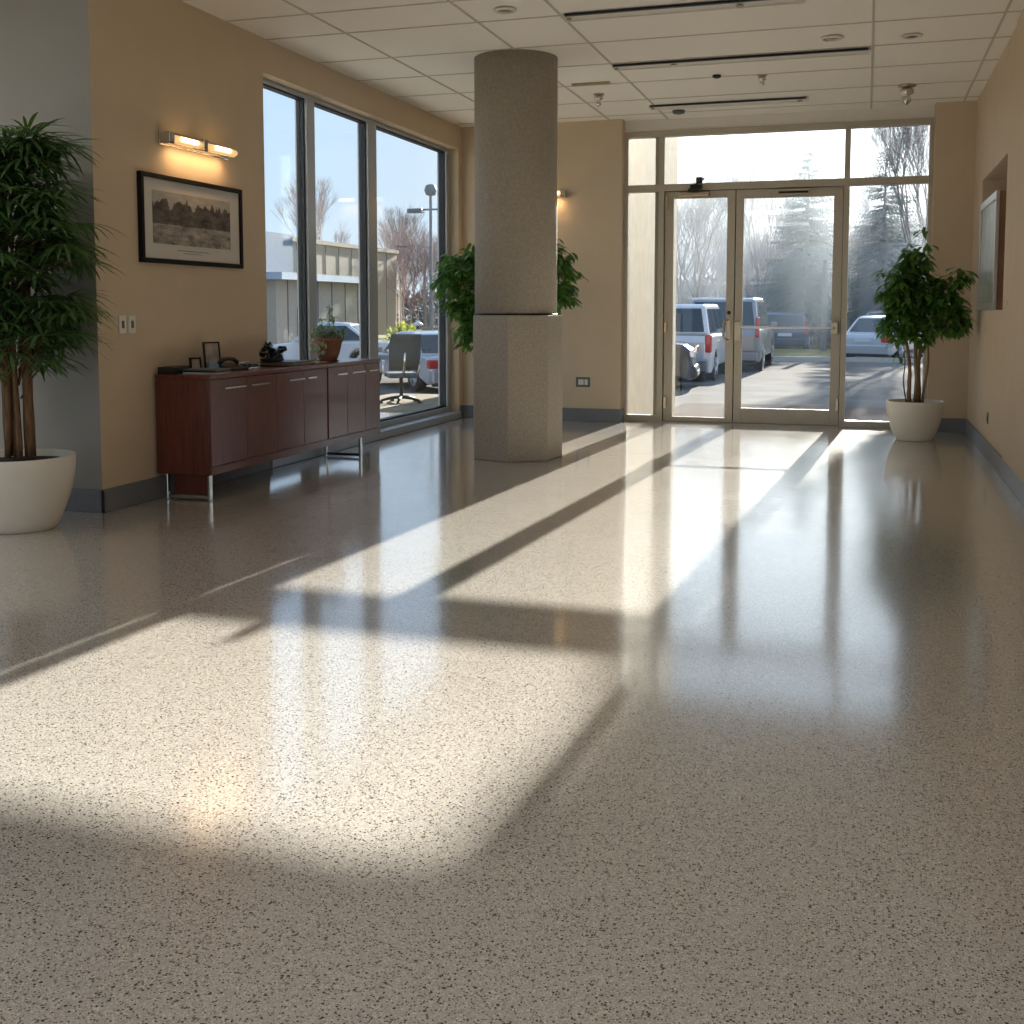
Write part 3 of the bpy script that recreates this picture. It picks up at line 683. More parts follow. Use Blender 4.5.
# ficus trees: generic
def ficus(loc, name_label, r, h, rb, trunks, lobes, nleaf, leafL, group=None):
    o = empty('potted_ficus', loc, 0, name_label, 'potted plant', group)
    pot(o, r, h, rb)
    for (sx, sy, ex, ey, ez, rr) in trunks:
        pts = [(sx+(ex-sx)*t+.012*math.sin(7*t+sx*50), sy+(ey-sy)*t+.01*math.cos(6*t), h-.03+(ez-h)*t) for t in [i/7 for i in range(8)]]
        MB().tube(pts, [rr*(1.1-.45*i/7) for i in range(8)], 9).build('trunk', M['bark2'], o)
    f = MB(); tw = MB()
    tot = sum(l[3]**2*l[4] for l in lobes)
    for (cx, cy, cz, lr, lz) in lobes:
        n = int(nleaf*lr*lr*lz/tot/7)
        for k in range(n):
            v = Vector((random.gauss(0,1), random.gauss(0,1), random.gauss(0,1))).normalized()
            c = Vector((cx,cy,cz)) + Vector((v.x*lr, v.y*lr, v.z*lz))*(.35+.65*random.random()**.6)
            if loc[1]+c.y > YB-.14: c.y = YB-.14-loc[1]
            if loc[0]+c.x > XR-.14: c.x = XR-.14-loc[0]-.1*random.random()
            if random.random() < .8: tw.tube([Vector((cx,cy,cz))*.6+Vector((0,0,c.z))*.35, c], [.004,.002], 4, False)
            out = Vector((v.x, v.y, .1)).normalized()
            for j in range(7):
                aa = j*2.4+random.random(); dd = out*.6+Vector((math.cos(aa)*.8, math.sin(aa)*.8, random.uniform(-.55,.15)))
                L = leafL*random.uniform(.7,1.15)
                f.leaf(c+Vector((random.gauss(0,.02),random.gauss(0,.02),random.gauss(0,.02))), dd, (0,0,1), L, L*.34, random.uniform(.5,1.1), 3, .25)
    f.build('foliage', M['leafm'], o); tw.build('twigs', M['bark2'], o)
    return o
ficus((.49, 11.85, 0), 'ficus tree in a cream pot right of the glass doors', .275, .385, .175,
      [(-.04,.02,-.10,.0,1.15,.02), (.0,-.02,.0,.0,1.3,.022), (.03,.03,.05,.02,1.25,.018), (.08,.0,.12,.0,1.1,.012), (-.09,0,-.12,0,.9,.008)],
      [(-.04,-.02,1.45,.22,.34), (.0,-.02,1.80,.15,.20), (-.15,-.05,1.16,.19,.17), (.32,-.15,1.22,.20,.18), (.35,-.15,1.60,.17,.10), (.05,-.02,2.03,.05,.10), (-.20,-.05,1.60,.17,.16), (-.22,-.05,1.38,.16,.14), (.24,-.05,1.42,.2,.12), (.0,-.05,1.12,.18,.14), (-.20,-.02,.84,.06,.06), (.12,0,.92,.05,.05)], 2500, .125)
ficus((-3.62, 11.3, 0), 'bushy ficus behind the concrete column', .27, .40, .18,
      [(-.03,.02,-.06,.0,1.2,.02), (.03,-.02,.05,.0,1.25,.02), (0,.05,0,.03,1.2,.016)],
      [(-.40,.0,1.60,.40,.36), (.42,-.0,1.62,.38,.36), (0,0,1.85,.45,.25), (.30,0,1.9,.26,.22), (-.36,0,1.25,.28,.30), (0,0,1.35,.35,.3), (-.40,-.02,1.02,.14,.2)], 5200, .13)

# ------------------------------------------------------------------ outdoors: ground
def gz(x, y):
    t = min(1, max(0, (-x-4-.0*y)/5)); t = t*t*(3-2*t); return -.3-.25*t
m = MB(); xs = [-130,-90,-60,-40,-30,-22,-16,-12,-10,-9,-8,-7,-6,-5,-4,-3,0,3,8,15,30,60,100]; ys = [-60,-30,-6.5,6.5,13,20,30,50,80,150]
vs = [(x,y_,gz(x,y_)) for y_ in ys for x in xs]; nx = len(xs)
# leave the footprint of the building open
fs = [(j*nx+i, j*nx+i+1, (j+1)*nx+i+1, (j+1)*nx+i) for j in range(len(ys)-1) for i in range(nx-1)]
m.add(vs, fs); struct('ground', m, M['asphalt'])
struct('ground_apron', MB().box(-2.9, 3.5, 12.98, 18.9, -.299, -.27), M['apron'])
m = MB(); m.box(-9.2, -5.3, 12.9, 21.0, -.6, -.40); m.box(-5.3,-4.98, 6.4, 13.05,-.5,-.2); m.box(-12,-5.3,6.4,12.9,-.7,-.42)
struct('ground_straw', m, M['straw'])
struct('ground_verge', MB().box(-4.2, -.75, 36.2, 43.5, -.3, -.17), M['grass'])
struct('trim_curb', MB().box(-4.2, 3.5, 35.9, 36.15, -.3, -.16), M['curb'])
struct('ground_bank', MB().box(-30, 40, 46, 60, -.3, -.1), M['grass'])

# ------------------------------------------------------------------ cars
def car(loc, rz, L, W, Ht, kind, paint, label, group='cars parked outside'):
    o = empty('parked_car', loc, rz, label, 'car', group)
    hl = L/2; wr_ = .33 if kind != 'suv' else .37
    g0 = .20 if kind != 'suv' else .26
    belt = Ht*.60 if kind != 'suv' else Ht*.58
    def arch(cx):
        r = wr_+.06; return [(cx + r*math.cos(PI*i/8), max(g0, wr_ + r*math.sin(PI*i/8))) for i in range(9)][::-1]
    fa, ra = hl*.62, -hl*.60
    if kind == 'sedan': up = [(hl, .45), (hl-.03, .62), (hl-.25, belt-.18), (hl*.42, belt-.03), (hl*.3, belt), (-hl*.62, belt+.02), (-hl+.12, belt), (-hl+.02, belt-.12), (-hl, .5)]
    else: up = [(hl, .5), (hl-.04, .78), (hl-.2, belt-.16), (hl*.52, belt-.02), (hl*.42, belt), (-hl*.9, belt+.02), (-hl+.05, belt), (-hl+.0, belt-.15), (-hl, .55)]
    prof = [(-hl+.03, g0)] + arch(ra) + arch(fa) + [(hl-.05, g0)] + up
    n = len(prof); m = MB(); vs = []
    cz_ = belt*.55
    for yy, s, dz in ((-W/2, .965, .93), (-W/2+.05, .992, .985), (-W/2+.16, 1, 1), (W/2-.16, 1, 1), (W/2-.05, .992, .985), (W/2, .965, .93)):
        for (x, z) in prof: vs.append((x*s, yy, cz_+(z-cz_)*dz if z > cz_ else z))
    fs = [(k*n+i, k*n+(i+1)%n, (k+1)*n+(i+1)%n, (k+1)*n+i) for k in range(5) for i in range(n)] + [tuple(range(n)), tuple(range(5*n,6*n))[::-1]]
    m.add(vs, fs, False); m.build('body', paint, o, .045)
    # greenhouse
    if kind == 'sedan': gh = [(hl*.36, belt-.02), (hl*.06, Ht-.04), (-.05*hl, Ht), (-hl*.30, Ht-.01), (-hl*.42, Ht-.06), (-hl*.70, belt)]
    elif kind == 'van': gh = [(hl*.52, belt-.02), (hl*.20, Ht-.06), (.1*hl, Ht), (-hl*.85, Ht), (-hl*.92, Ht-.05), (-hl*.985, belt)]
    else: gh = [(hl*.46, belt-.02), (hl*.18, Ht-.06), (.08*hl, Ht), (-hl*.80, Ht), (-hl*.88, Ht-.06), (-hl*.98, belt)]
    def hw(z): t = (z-belt)/(Ht-belt); return W/2-.05-(.17 if kind == 'sedan' else .12)*max(0,t)
    k = len(gh); vs = [(x, -hw(z), z) for x, z in gh]+[(x, hw(z), z) for x, z in gh]
    rf = MB().add(vs, [tuple(range(k)), tuple(range(k,2*k))[::-1]]+[(i,(i+1)%k,k+(i+1)%k,k+i) for i in range(k)])
    rf.build('roof', paint, o, .06)
    # glass: windscreen, rear window, side windows
    def slope(a, b, inset, name):
        (x0,z0),(x1,z1) = a, b
        nx_, nz_ = (z1-z0), -(x1-x0); l = math.hypot(nx_, nz_); nx_, nz_ = nx_/l*.012, nz_/l*.012
        if nz_ < 0: nx_, nz_ = -nx_, -nz_
        q = []
        for t in (.12,.93):
            x, z = x0+(x1-x0)*t, z0+(z1-z0)*t
            for sgn in (-1,1): q.append((x+nx_, sgn*(hw(z)-inset), z+nz_))
        q2 = [(x-nx_*2, y_, z-nz_*2) for x,y_,z in q]
        MB().add(q+q2, [(0,1,3,2),(4,5,7,6)[::-1],(0,1,5,4),(2,3,7,6),(0,2,6,4),(1,3,7,5)]).build(name, M['glassd'], o, .006)
    slope(gh[0], gh[1], .09, 'windscreen'); slope(gh[-1], gh[-2], .10, 'rear_window')
    zt, zb = Ht-.10, belt+.05
    xf0 = gh[0][0]-(gh[0][0]-gh[1][0])*.25-.05; xf1 = gh[1][0]-.05; xr0 = gh[-1][0]+.12; xr1 = gh[-2][0]+.10
    def lerp(a, b, t): return a+(b-a)*t
    nw = 2 if kind == 'sedan' else 3
    for sgn in (-1,1):
        for i in range(nw):
            a, b = i/nw+.015, (i+1)/nw-.015
            q = [(lerp(xr0,xf0,a), sgn*(hw(zb)+.006), zb), (lerp(xr0,xf0,b), sgn*(hw(zb)+.006), zb), (lerp(xr1,xf1,b), sgn*(hw(zt)+.006), zt), (lerp(xr1,xf1,a), sgn*(hw(zt)+.006), zt)]
            q2 = [(x, y_-sgn*.03, z) for x,y_,z in q]
            MB().add(q+q2, [(0,1,2,3),(4,5,6,7)[::-1]]+[(j,(j+1)%4,4+(j+1)%4,4+j) for j in range(4)]).build('side_window', M['glassd'], o, .004)
    for cx in (fa, ra):
        for sgn in (-1,1):
            yo = sgn*(W/2-.11)
            w_ = MB().cyl((cx, yo-.1, wr_), (cx, yo+.1, wr_), wr_, n=28).build('wheel', M['tyre'], o, .02)
            rm = MB(); ye = yo+sgn*.102
            rm.cyl((cx, ye-sgn*.02, wr_), (cx, ye+sgn*.004, wr_), wr_*.62, n=24)
            for j in range(5):
                a = j*2*PI/5; rm.cyl((cx, ye+sgn*.008, wr_), (cx+math.cos(a)*wr_*.58, ye+sgn*.008, wr_+math.sin(a)*wr_*.58), .035, .025, 6)
            rm.build('rim', M['rim'], w_)
    # lamps, bumpers, plate
    tall = kind != 'sedan'
    for sgn in (-1,1):
        if kind == 'suv': MB().box(-hl-.012, -hl+.10, sgn*W/2-.13 if sgn>0 else -W/2+.03, W/2-.03 if sgn>0 else -W/2+.13, belt-.22, belt+.30).build('tail_lamp', M['tail'], o, .03)
        elif tall: MB().box(-hl-.012, -hl+.10, sgn*W/2-.14 if sgn>0 else -W/2-.006, W/2+.006 if sgn>0 else -W/2+.14, belt-.38, belt+.02).build('tail_lamp', M['tail'], o, .03)
        else: MB().box(-hl-.012, -hl+.16, sgn*W/2-.34 if sgn>0 else -W/2-.004, W/2+.004 if sgn>0 else -W/2+.34, belt-.26, belt-.06).build('tail_lamp', M['tail'], o, .03)
        MB().box(hl-.22, hl+.012, sgn*W/2-.38 if sgn>0 else -W/2+.02, W/2-.02 if sgn>0 else -W/2+.38, belt-.42, belt-.28).build('headlamp', M['lampc'], o, .03)
        mi = MB().box(gh[0][0]-.32, gh[0][0]-.20, W/2 if sgn>0 else -W/2-.16, W/2+.16 if sgn>0 else -W/2, belt+.02, belt+.15); mi.build('wing_mirror', paint, o, .02)
        for dx in (.02, -.26):
            MB().box(dx*L, dx*L+.16, sgn*(W/2+.002)-.01, sgn*(W/2+.002)+.01, belt-.16, belt-.13).build('door_handle', M['blacktrim'] if kind=='van' else paint, o, .004)
    MB().box(-hl-.05, -hl+.12, -W/2+.06, W/2-.06, g0+.02, .52).build('rear_bumper', paint if not kind == 'van' else M['p_gray'], o, .04)
    MB().box(-hl-.045, -hl+.1, -W/2+.10, W/2-.10, g0-.04, g0+.06).build('rear_valance', M['blacktrim'], o, .02)
    MB().box(hl-.12, hl+.05, -W/2+.06, W/2-.06, g0+.02, .50).build('front_bumper', paint, o, .08)
    MB().box(hl-.02, hl+.03, -W*.25, W*.25, belt-.34, belt-.20).build('grille', M['chrome'], o, .01)
    MB().box(hl+.0, hl+.055, -W*.34, W*.34, g0+.06, g0+.18).build('lower_grille', M['blacktrim'], o, .01)
    MB().box(-hl-.02, -hl+.02, -.26, .26, .60 if tall else .62, .72 if tall else .74).build('licence_plate', M['plate'], o)
    return o
car((-5.50, 22.85, -.3), .10, 4.4, 1.80, 1.78, 'van', M['p_dark'], 'dark grey car, only its nose visible through the left door pane')
car((-4.13, 27.0, -.3), PI/2, 4.5, 1.80, 1.73, 'van', M['p_white'], 'white minivan with red tail lamp seen through the left door leaf')
car((-3.55, 31.6, -.3), PI/2, 4.8, 1.98, 1.92, 'suv', M['p_gray'], 'large grey SUV behind the door stiles, rear corner and side showing')
car((kx(788)*46, 46, -.3), PI/2, 4.2, 1.75, 1.5, 'suv', M['p_blue'], 'dark blue car far off, right of the grey SUV')
car((.72, 38.5, -.3), PI/2-.36, 4.5, 1.80, 1.42, 'sedan', M['p_silver'], 'silver sedan with red tail lamp seen through the right sidelight')
car((.9, 46.5, -.2), PI/2-.2, 4.5, 1.80, 1.48, 'sedan', M['p_gray'], 'car behind the silver sedan, only its roof showing')
car((-15.9, 31.0, -.55), PI+.25, 4.6, 1.8, 1.48, 'sedan', M['p_white'], 'pale sedan side on behind the terracotta pot, through the left window')
car((-10.1, 25.0, -.55), PI/2+.80, 4.5, 1.82, 1.36, 'sedan', M['p_silver'], 'silver car seen from behind past the outdoor office chair')

# ------------------------------------------------------------------ office chair outside the left window
oc = empty('office_chair', (-8.12, 18.9, -.44), PI-1.0, 'grey mesh office chair standing outside the left window', 'chair')
MB().cyl((0,0,.10),(0,0,.44), .03).build('gas_lift', M['dark'], oc)
for j in range(5):
    a = j*2*PI/5+.3; e = (math.cos(a)*.33, math.sin(a)*.33, .075)
    lg = MB().tube([(0,0,.13), (math.cos(a)*.18, math.sin(a)*.18,.11), e], [.03,.024,.018]).build('base_arm', M['dark'], oc)
    MB().cyl((e[0]-.02*math.sin(a), e[1]+.02*math.cos(a), .035), (e[0]+.02*math.sin(a), e[1]-.02*math.cos(a), .035), .035, n=14).build('caster', M['blackpl'], lg)
MB().box(-.25,.25,-.24,.24,.44,.52).build('seat', M['mesh'], oc, .03)
bk = MB(); n = 8
for i in range(n):
    t0, t1 = i/n, (i+1)/n
    f_ = lambda t: (-.20-.30*t-.03*math.sin(t*6), .56+.58*t)
    (x0,z0),(x1,z1) = f_(t0), f_(t1); w0 = .23+.02*math.sin(t0*3); w1 = .23+.02*math.sin(t1*3)
    bk.add([(x0,-w0,z0),(x0,w0,z0),(x1,w1,z1),(x1,-w1,z1),(x0-.03,-w0,z0),(x0-.03,w0,z0),(x1-.03,w1,z1),(x1-.03,-w1,z1)], [(0,1,2,3),(7,6,5,4),(0,3,7,4),(1,5,6,2)]+([(0,4,5,1)] if i==0 else [])+([(3,2,6,7)] if i==n-1 else []), True)
bk.build('backrest', M['mesh'], oc)
MB().tube([(-.05,0,.44),(-.22,0,.46),(-.30,0,.62),(-.38,0,.85)], .022).build('back_support', M['chrome'], oc)
for s_ in (-1,1): MB().tube([(.0,s_*.25,.47),(.02,s_*.29,.55),(-.02,s_*.29,.68),(.12,s_*.29,.70),(-.14,s_*.29,.70)], .018).build('armrest', M['chrome'], oc)

oc.scale = (1.15,1.15,1.15)
# ------------------------------------------------------------------ buildings, poles, fences outside
b1 = empty('beige_building', (-30, 50, -.6), 0, 'flat roofed beige and blue grey commercial building through the left window', 'building')
def bp(name, m_, mt, par=b1, bev=0): return into(m_.build(name, mt, None, bev), par)
bp('main_block', MB().box(-60,-26, 47.6, 60, -.6, 4.55), M['cladt']); bp('parapet', MB().box(-60.1,-25.9, 47.5, 60.1, 4.55, 4.75), M['cladt'])
bp('blue_block', MB().box(-60,-25.95, 30, 47.6, -.6, 4.85), M['cladb'])
m = MB()
for k in range(8): m.box(-26.02,-25.98, 48+k*1.5, 48.05+k*1.5, -.6, 4.5)
bp('panel_joints', m, M['fence'])
bp('front_block', MB().box(-26,-22.2, 39.3, 47.2, -.6, 2.5), M['cladt']); bp('eaves_slab', MB().box(-26.2,-21.7, 38.9, 47.6, 2.5, 2.78), M['roofm'])
bp('window', MB().box(-23.6,-22.9, 39.24, 39.3, .3, 1.35), M['glassd']); bp('window', MB().box(-22.22,-22.16, 41, 42.2, .2, 1.4), M['glassd'])
m = MB()
for k in range(6): m.box(-22.2,-22.17, 40.2+k*1.3, 40.24+k*1.3, -.6, 2.5)
bp('wall_joints', m, M['fence'])
bp('downpipe', MB().cyl((-25.9, 60.2, -.6), (-25.9, 60.2, 3.6), .08), M['white'])
def lamp(px, Y, h, label, arm):
    x = kx(px)*Y; o = empty('street_lamp', (x,Y,-.55), 0, label, 'street lamp', 'parking lot lamps')
    MB().cyl((0,0,0),(0,0,h), .09,.06, 10).build('pole', M['pole'], o)
    if arm: 
        a_ = MB().tube([(0,0,h-.05),(-.3,0,h+.05),(-1.0,-.3,h+.02)], .04).tube([(0,0,h-.05),(.35,0,h+.02)], .03).build('arm', M['pole'], o)
        MB().box(-1.6,-.9,-.55,-.15,h-.05,h+.06).build('lamp_head', M['pole'], o, .03)
    else:
        MB().tube([(-.7,0,h-.55),(.7,0,h-.55)], .04).build('arm', M['pole'], o)
        MB().box(-1.0,-.35,-.2,.2,h-.68,h-.5).box(.35,1.0,-.2,.2,h-.68,h-.5).build('lamp_head', M['pole'], o, .03)
        MB().lathe([(.02,h),(.2,h+.05),(.27,h+.25),(.2,h+.45),(.05,h+.5)], 14).build('globe', M['pole'], o)
lamp(431.5, 44, 6.6, 'tall lamp post with a double head, near the left window end frame', False)
lamp(425.5, 62, 5.6, 'shorter lamp post with a single arm left of the tall double one', True)
o = empty('bollard_light', (kx(418)*38, 38, -.55), 0, 'short white bollard light with a cap beyond the silver car', 'bollard')
o.scale = (.75,.75,.85); MB().cyl((0,0,0),(0,0,1.35), .13, n=14).build('post', M['p_white'], o); MB().lathe([(.24,1.5),(.28,1.56),(.02,1.72)], 16).build('cap', M['p_white'], o); MB().cyl((0,0,1.35),(0,0,1.5), .09, n=12).build('lens', M['dark'], o)
fn = empty('rail_fence', (kx(425)*50, 50, -.55), 0, 'dark picket fence in front of the thicket through the left window', 'fence')
x0, x1 = (kx(398)-kx(425))*50, (kx(460)-kx(425))*50
MB().box(x0,x1,-.03,.03,.9,1.0).box(x0,x1,-.03,.03,.2,.28).build('rails', M['fence'], fn)
m = MB(); x = x0
while x < x1: m.box(x-.02,x+.02,-.02,.02,0,1.15); x += .18
m.build('pickets', M['fence'], fn)
# low buildings beyond the parking lot
b2 = empty('low_shed', (kx(772)*66, 66, -.2), 0, 'low blue grey shed behind the grey SUV, left of the spruce', 'building')
MB().box(-4.6,1.9,0,6,0,2.95).build('walls', M['cladb'], b2); MB().box(-4.8,2.1,-.2,6.2,2.95,3.15).build('roof', M['roofm'], b2); MB().box(-3.6,-2.2,-.05,.0,.2,2.2).build('door', M['glassd'], b2)
b3 = empty('flat_shed', (kx(706)*62, 62, -.2), 0, 'flat roofed grey shed behind the white minivan', 'building')
MB().box(-1.1,1.6,0,4,0,2.1).build('walls', M['cladb'], b3); MB().box(-1.2,1.7,-.1,4.1,2.1,2.22).build('roof', M['roofm'], b3)
o = empty('utility_post', (kx(823)*42, 42, -.2), 0, 'pale wooden post standing before the large spruce', 'post')
MB().cyl((0,0,0),(0,0,3.3), .10,.09, 10).build('shaft', M['fence'], o); MB().box(-.1,.1,-.2,-.1,1.2,1.7).build('meter_box', M['graypl'], o)
fn = empty('wooden_fence', (kx(806)*48.6, 48.6, -.2), 0, 'low picket fence behind the grass verge right of the grey SUV', 'fence')
x0, x1 = (kx(772)-kx(806))*47, (kx(850)-kx(806))*47
MB().box(x0,x1,-.03,.03,1.0,1.08).box(x0,x1,-.03,.03,.3,.38).build('rails', M['fence'], fn)
m = MB(); x = x0
while x < x1: m.box(x-.03,x+.03,-.02,.02,0,1.25); x += .2
m.build('pickets', M['fence'], fn)

# ------------------------------------------------------------------ trees
def bare_mesh(seed, H_, spread, depth=6, r0=.16):
    rnd = random.Random(seed); m = MB()
    def grow(p, d, L, r, k):
        mid = p + d*L*.5 + Vector((rnd.gauss(0,.04),rnd.gauss(0,.04),0))*L; e = p + d*L
        n = 6 if k >= depth-1 else 3
        m.tube([p, mid, e], [r, r*.85, r*.7], n, False)
        if k == 0: return
        for j in range(3 if k > 1 else 4):
            a = rnd.random()*2*PI; s = spread*rnd.uniform(.5,1.2)*(.45 if j == 0 else 1)
            nd = (d + Vector((math.cos(a)*s, math.sin(a)*s, .18))).normalized()
            st_ = e if j < 2 else p.lerp(e, rnd.uniform(.45,.9))
            grow(st_, nd, L*rnd.uniform(.66,.84), r*.62, k-1)
    grow(Vector((0,0,0)), Vector((0,0,1)), H_*.26, r0, depth)
    return m
def bare_proto(name, seed, H_, spread, mt, depth=6, r0=.14):
    o = bare_mesh(seed, H_, spread, depth, r0).build(name, mt); return o
protos = [bare_proto('bare_tree', s, 9.5, sp, M['tbark'], 7, .085) for s, sp in ((1,.55),(2,.45),(3,.65))]
thick = [bare_proto('bare_sapling', s, 6.5, .6, M['tbark2'], 6, .05) for s in (11,12)]
used = set()
def place(pr, px, Y, s, sz, label, cat='tree', group=None, z=-.2):
    o = pr if pr.name not in used else pr.copy()
    if o is pr: used.add(pr.name)
    else: col.objects.link(o)
    o.location = (kx(px)*Y, Y, z); o.rotation_euler = (0,0,random.random()*6.28); o.scale = (s,s,sz)
    return tag(o, label, cat, group)
specs = [(697, 52, 1.05, .90, 0, 'bare tree filling the left door pane, above the minivan'),
         (680, 60, 1.0, .95, 1, 'bare tree at the far left of the left door pane'),
         (717, 64, 1.0, .95, 2, 'bare tree next to the meeting stiles of the two doors'),
         (757, 55, 1.0, .98, 1, 'slim bare tree left of the large spruce'),
         (776, 66, 1.1, 1.1, 0, 'bare tree half hidden behind the large spruce'),
         (850, 62, 1.1, 1.1, 2, 'bare tree between the two spruces, behind the door frame'),
         (909, 46, 1.05, 1.12, 1, 'tallest bare tree, rising in the upper right transom'),
         (926, 52, 1.1, 1.15, 0, 'bare tree at the right edge of the storefront glass'),
         (738, 70, 1.1, 1.1, 2, 'distant bare tree right behind the grey SUV roof')]
for px, Y, s, sz, k, lb in specs: place(protos[k], px, Y, s, sz, lb)
for px, Y, s, lb in ((326, 72, 1.25, 'bare tree rising behind the beige building, middle pane of the left window'), (402, 66, .95, 'bare tree beside the beige building corner'), (392,80,1.1,'distant bare tree just right of the beige building roof')):
    place(protos[1 if px < 400 else 2], px, Y, s, s*.95, lb, z=-.6)
gi = 0
for px in list(range(394, 470, 8)):
    place(thick[gi % 2], px+random.uniform(-3,3), random.uniform(54,62), random.uniform(1.0,1.3), random.uniform(.95,1.2), 'leafless sapling in the thicket seen through the left window', 'sapling', 'thicket saplings beyond the left window', -.55); gi += 1
for px in list(range(668, 955, 7)):
    place(thick[gi % 2], px+random.uniform(-3,3), random.uniform(56,66), random.uniform(1.0,1.4), random.uniform(.85,1.15), 'leafless sapling in the thicket beyond the parking lot', 'sapling', 'thicket saplings beyond the parking lot', -.2); gi += 1
def conifer(px, Y, H_, R_, label, seed, dens=1.0):
    rnd = random.Random(seed); x = kx(px)*Y
    o = empty('spruce_tree', (x,Y,-.2), rnd.random()*6, label, 'tree', 'spruces beyond the parking lot')
    MB().cyl((0,0,0),(0,0,H_*.97), .16,.02, 8).build('trunk', M['tbark'], o)
    f = MB(); z = .5
    while z < H_:
        t = z/H_; rr = R_*(1-t)**.75*(1+.12*rnd.uniform(-1,1))+.08
        nb = max(5, int(15*(1-t)*dens)+4)
        for j in range(nb):
            a = rnd.random()*2*PI; L = rr*rnd.uniform(.7,1.12); d = Vector((math.cos(a), math.sin(a), .10-.25*(1-t)))
            p = Vector((0,0,z+rnd.uniform(-.1,.1)))
            f.leaf(p, d, (0,0,1), L, .12*L+.04, .25, 2, -.4)
            ns = max(3, int(L*7))
            for q in range(ns):
                u = (q+1)/ns; b_ = p+d.normalized()*L*u
                for s_ in (-1,1):
                    sd = (d*.7+Vector((-d.y,d.x,0))*s_*.8+Vector((0,0,rnd.uniform(-.45,.05))))
                    f.leaf(b_, sd, (0,0,1), .34*(1.1-u*.5), .07, .4, 2, -.3)
        z += .16
    f.build('foliage', M['conifer'], o)
conifer(805, 50, 8.2, 2.6, 'large blue green spruce behind the right door leaf', 5)
conifer(881, 51, 8.5, 2.6, 'spruce seen through the right sidelight behind the ficus', 6)
def bushy(loc, R3, n, mt, label, cat, L=.25, name='shrub'):
    m = MB()
    for k in range(n):
        v = Vector((random.gauss(0,1),random.gauss(0,1),abs(random.gauss(0,1)))).normalized(); p = Vector((v.x*R3[0],v.y*R3[1],v.z*R3[2]))*(.6+.4*random.random())
        m.leaf(p, v+Vector((random.gauss(0,.5),random.gauss(0,.5),random.gauss(0,.5))), (0,0,1), L, L*.45, .3, 2)
    o = m.build(name, mt); o.location = loc; return tag(o, label, cat)
bushy((kx(405)*46, 46, -.55), (1.1,.8,1.25), 900, M['bush'], 'yellow green shrub beyond the silver car through the left window', 'shrub', .22)
hd = bushy((0, 70, -.2), (34,2.2,3.4), 26000, M['hedge'], 'long dark hedge mass behind the trees beyond the parking lot', 'hedge', .55, 'hedge'); hd['kind'] = 'stuff'
hd = bushy((-39, 84, -.6), (20,2.0,3.4), 9000, mat('thicket_leaves', srgb(138,122,124), .9, var=.2), 'dense brown brush line behind the saplings left of the column', 'hedge', .5, 'brush'); hd['kind'] = 'stuff'

# unseen pine added to shade the right of the floor, crown above the glass
pn = empty('shade_pine', (3.88, 40, -.3), 0, 'unseen tall pine added at the right to shade the floor, its crown higher than the storefront glass', 'tree')
MB().tube([(0,0,0),(.1,0,4),(-.1,.1,9),(0,0,15)], [.26,.2,.15,.04], 10).build('trunk', M['tbark'], pn)
m = MB(); prnd = random.Random(4)
for k in range(13000):
    while True:
        v = Vector((prnd.uniform(-1,1), prnd.uniform(-1,1), prnd.uniform(-1,1)))
        if abs(v.x)**3+abs(v.y)**3+abs(v.z)**3 <= 1: break
    p = Vector((.15+v.x*2.4, v.y*2.4, 12.2+v.z*4.3))
    m.leaf(p, v+Vector((prnd.gauss(0,.5),prnd.gauss(0,.5),prnd.gauss(0,.3))), (0,0,1), .55, .42, .2, 2)
m.build('foliage', M['conifer'], pn)
# winter haze hanging over the parking lot and the trees
hz = MB().box(-14, 30, 34, 92, -.6, 12).build('outside_haze', M['white']); hz['kind'] = 'stuff'; hz['label'] = 'thin bright winter haze over the far side of the parking lot'; hz['category'] = 'haze'
hm = bpy.data.materials.new('haze_volume'); hm.use_nodes = True; ht = hm.node_tree; ht.nodes.remove(ht.nodes['Principled BSDF'])
vsn = ht.nodes.new('ShaderNodeVolumeScatter'); vsn.inputs['Color'].default_value = (.80,.90,1,1); vsn.inputs['Density'].default_value = .0125; vsn.inputs['Anisotropy'].default_value = .35
ht.links.new(vsn.outputs[0], ht.nodes['Material Output'].inputs['Volume']); hz.data.materials[0] = hm
# ------------------------------------------------------------------ light
w = bpy.data.worlds.new('sky'); scene.world = w; w.use_nodes = True; nt = w.node_tree
bg = nt.nodes['Background']; bg.inputs[1].default_value = 1.3
N = nt.nodes.new; L = nt.links.new
SUN = Vector((.059, 1, .309)).normalized()
tc = N('ShaderNodeTexCoord'); nrm = N('ShaderNodeVectorMath'); nrm.operation = 'NORMALIZE'; L(tc.outputs['Generated'], nrm.inputs[0])
sp = N('ShaderNodeSeparateXYZ'); L(nrm.outputs[0], sp.inputs[0])
rp = N('ShaderNodeValToRGB'); L(sp.outputs[2], rp.inputs[0])
e = rp.color_ramp.elements; e[0].position = 0; e[0].color = (.66,.77,.90,1); e[1].position = .75; e[1].color = (.30,.47,.78,1)
q = e.new(.09); q.color = (.56,.72,.92,1); q = e.new(.3); q.color = (.42,.62,.92,1)
dt = N('ShaderNodeVectorMath'); dt.operation = 'DOT_PRODUCT'; L(nrm.outputs[0], dt.inputs[0]); dt.inputs[1].default_value = SUN
mx0 = N('ShaderNodeMath'); mx0.operation = 'MAXIMUM'; L(dt.outputs['Value'], mx0.inputs[0]); mx0.inputs[1].default_value = 0
pw = N('ShaderNodeMath'); pw.operation = 'POWER'; L(mx0.outputs[0], pw.inputs[0]); pw.inputs[1].default_value = 14
cl = N('ShaderNodeTexNoise'); cl.inputs['Scale'].default_value = 2.2; cl.inputs['Detail'].default_value = 5
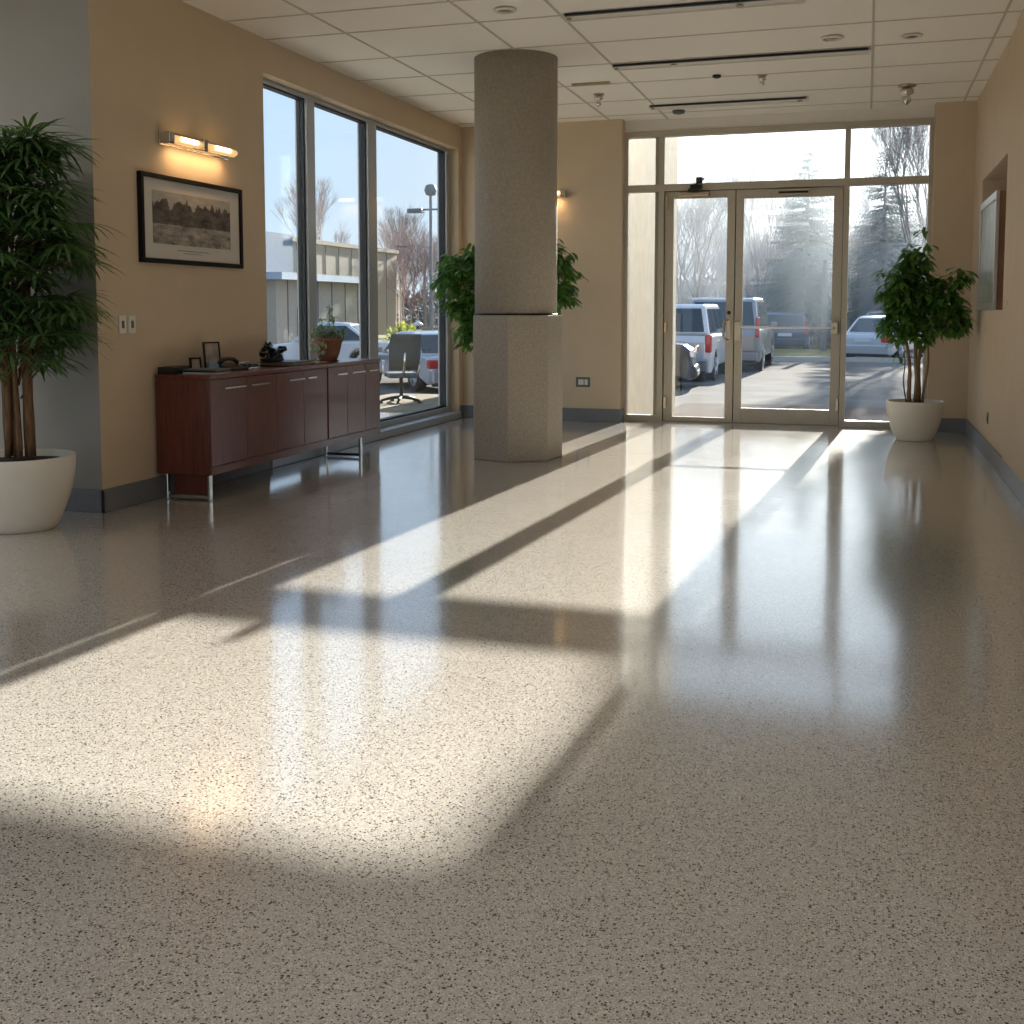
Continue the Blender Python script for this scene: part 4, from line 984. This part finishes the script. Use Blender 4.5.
mp = N('ShaderNodeMapping'); mp.inputs['Scale'].default_value = (1,1,4); L(nrm.outputs[0], mp.inputs[0]); L(mp.outputs[0], cl.inputs['Vector'])
cr = N('ShaderNodeMapRange'); cr.inputs[1].default_value = .45; cr.inputs[2].default_value = .75; cr.inputs[3].default_value = 0; cr.inputs[4].default_value = .35; L(cl.outputs['Fac'], cr.inputs[0])
mc = N('ShaderNodeMix'); mc.data_type = 'RGBA'; L(cr.outputs[0], mc.inputs[0]); L(rp.outputs[0], mc.inputs[6]); mc.inputs[7].default_value = (.86,.91,.98,1)
gl = N('ShaderNodeMix'); gl.data_type = 'RGBA'; gl.blend_type = 'ADD'; gl.inputs[0].default_value = 1
gs = N('ShaderNodeVectorMath'); gs.operation = 'SCALE'; gs.inputs[0].default_value = (.40,.39,.36); L(pw.outputs[0], gs.inputs['Scale'])
L(mc.outputs[2], gl.inputs[6]); L(gs.outputs[0], gl.inputs[7]); L(gl.outputs[2], bg.inputs[0])
sl = bpy.data.lights.new('sun', 'SUN'); sl.energy = 25; sl.color = (1,.95,.88); sl.angle = math.radians(.45)
so = bpy.data.objects.new('sun', sl); col.objects.link(so)
so.rotation_euler = SUN.to_track_quat('Z','Y').to_euler()
# unseen daylight-white area lights added under the ceiling to brighten the hall
def fill_light(x, y, sx, sy, e, c=(1,.98,.98)):
    l = bpy.data.lights.new('unseen_fill', 'AREA'); l.shape = 'RECTANGLE'; l.size = sx; l.size_y = sy; l.energy = e; l.color = c
    o = bpy.data.objects.new('unseen_fill', l); col.objects.link(o); o.location = (x,y,ZC-.04)
for x, y in ((-2,-3),(-2,.5),(-6,1),(2,.5),(-6,4)): fill_light(x, y, 1.2, 1.2, 18)

vs_ = scene.view_settings
scene.display_settings.display_device = 'sRGB'
vs_.view_transform = 'Standard'; vs_.look = 'None'; vs_.gamma = 1; vs_.use_curve_mapping = False; vs_.exposure = 0
cy = scene.cycles
cy.max_bounces = 12; cy.diffuse_bounces = 6; cy.glossy_bounces = 4; cy.transparent_max_bounces = 24; cy.sample_clamp_indirect = 6
cy.caustics_reflective = False; cy.caustics_refractive = False; cy.use_denoising = True
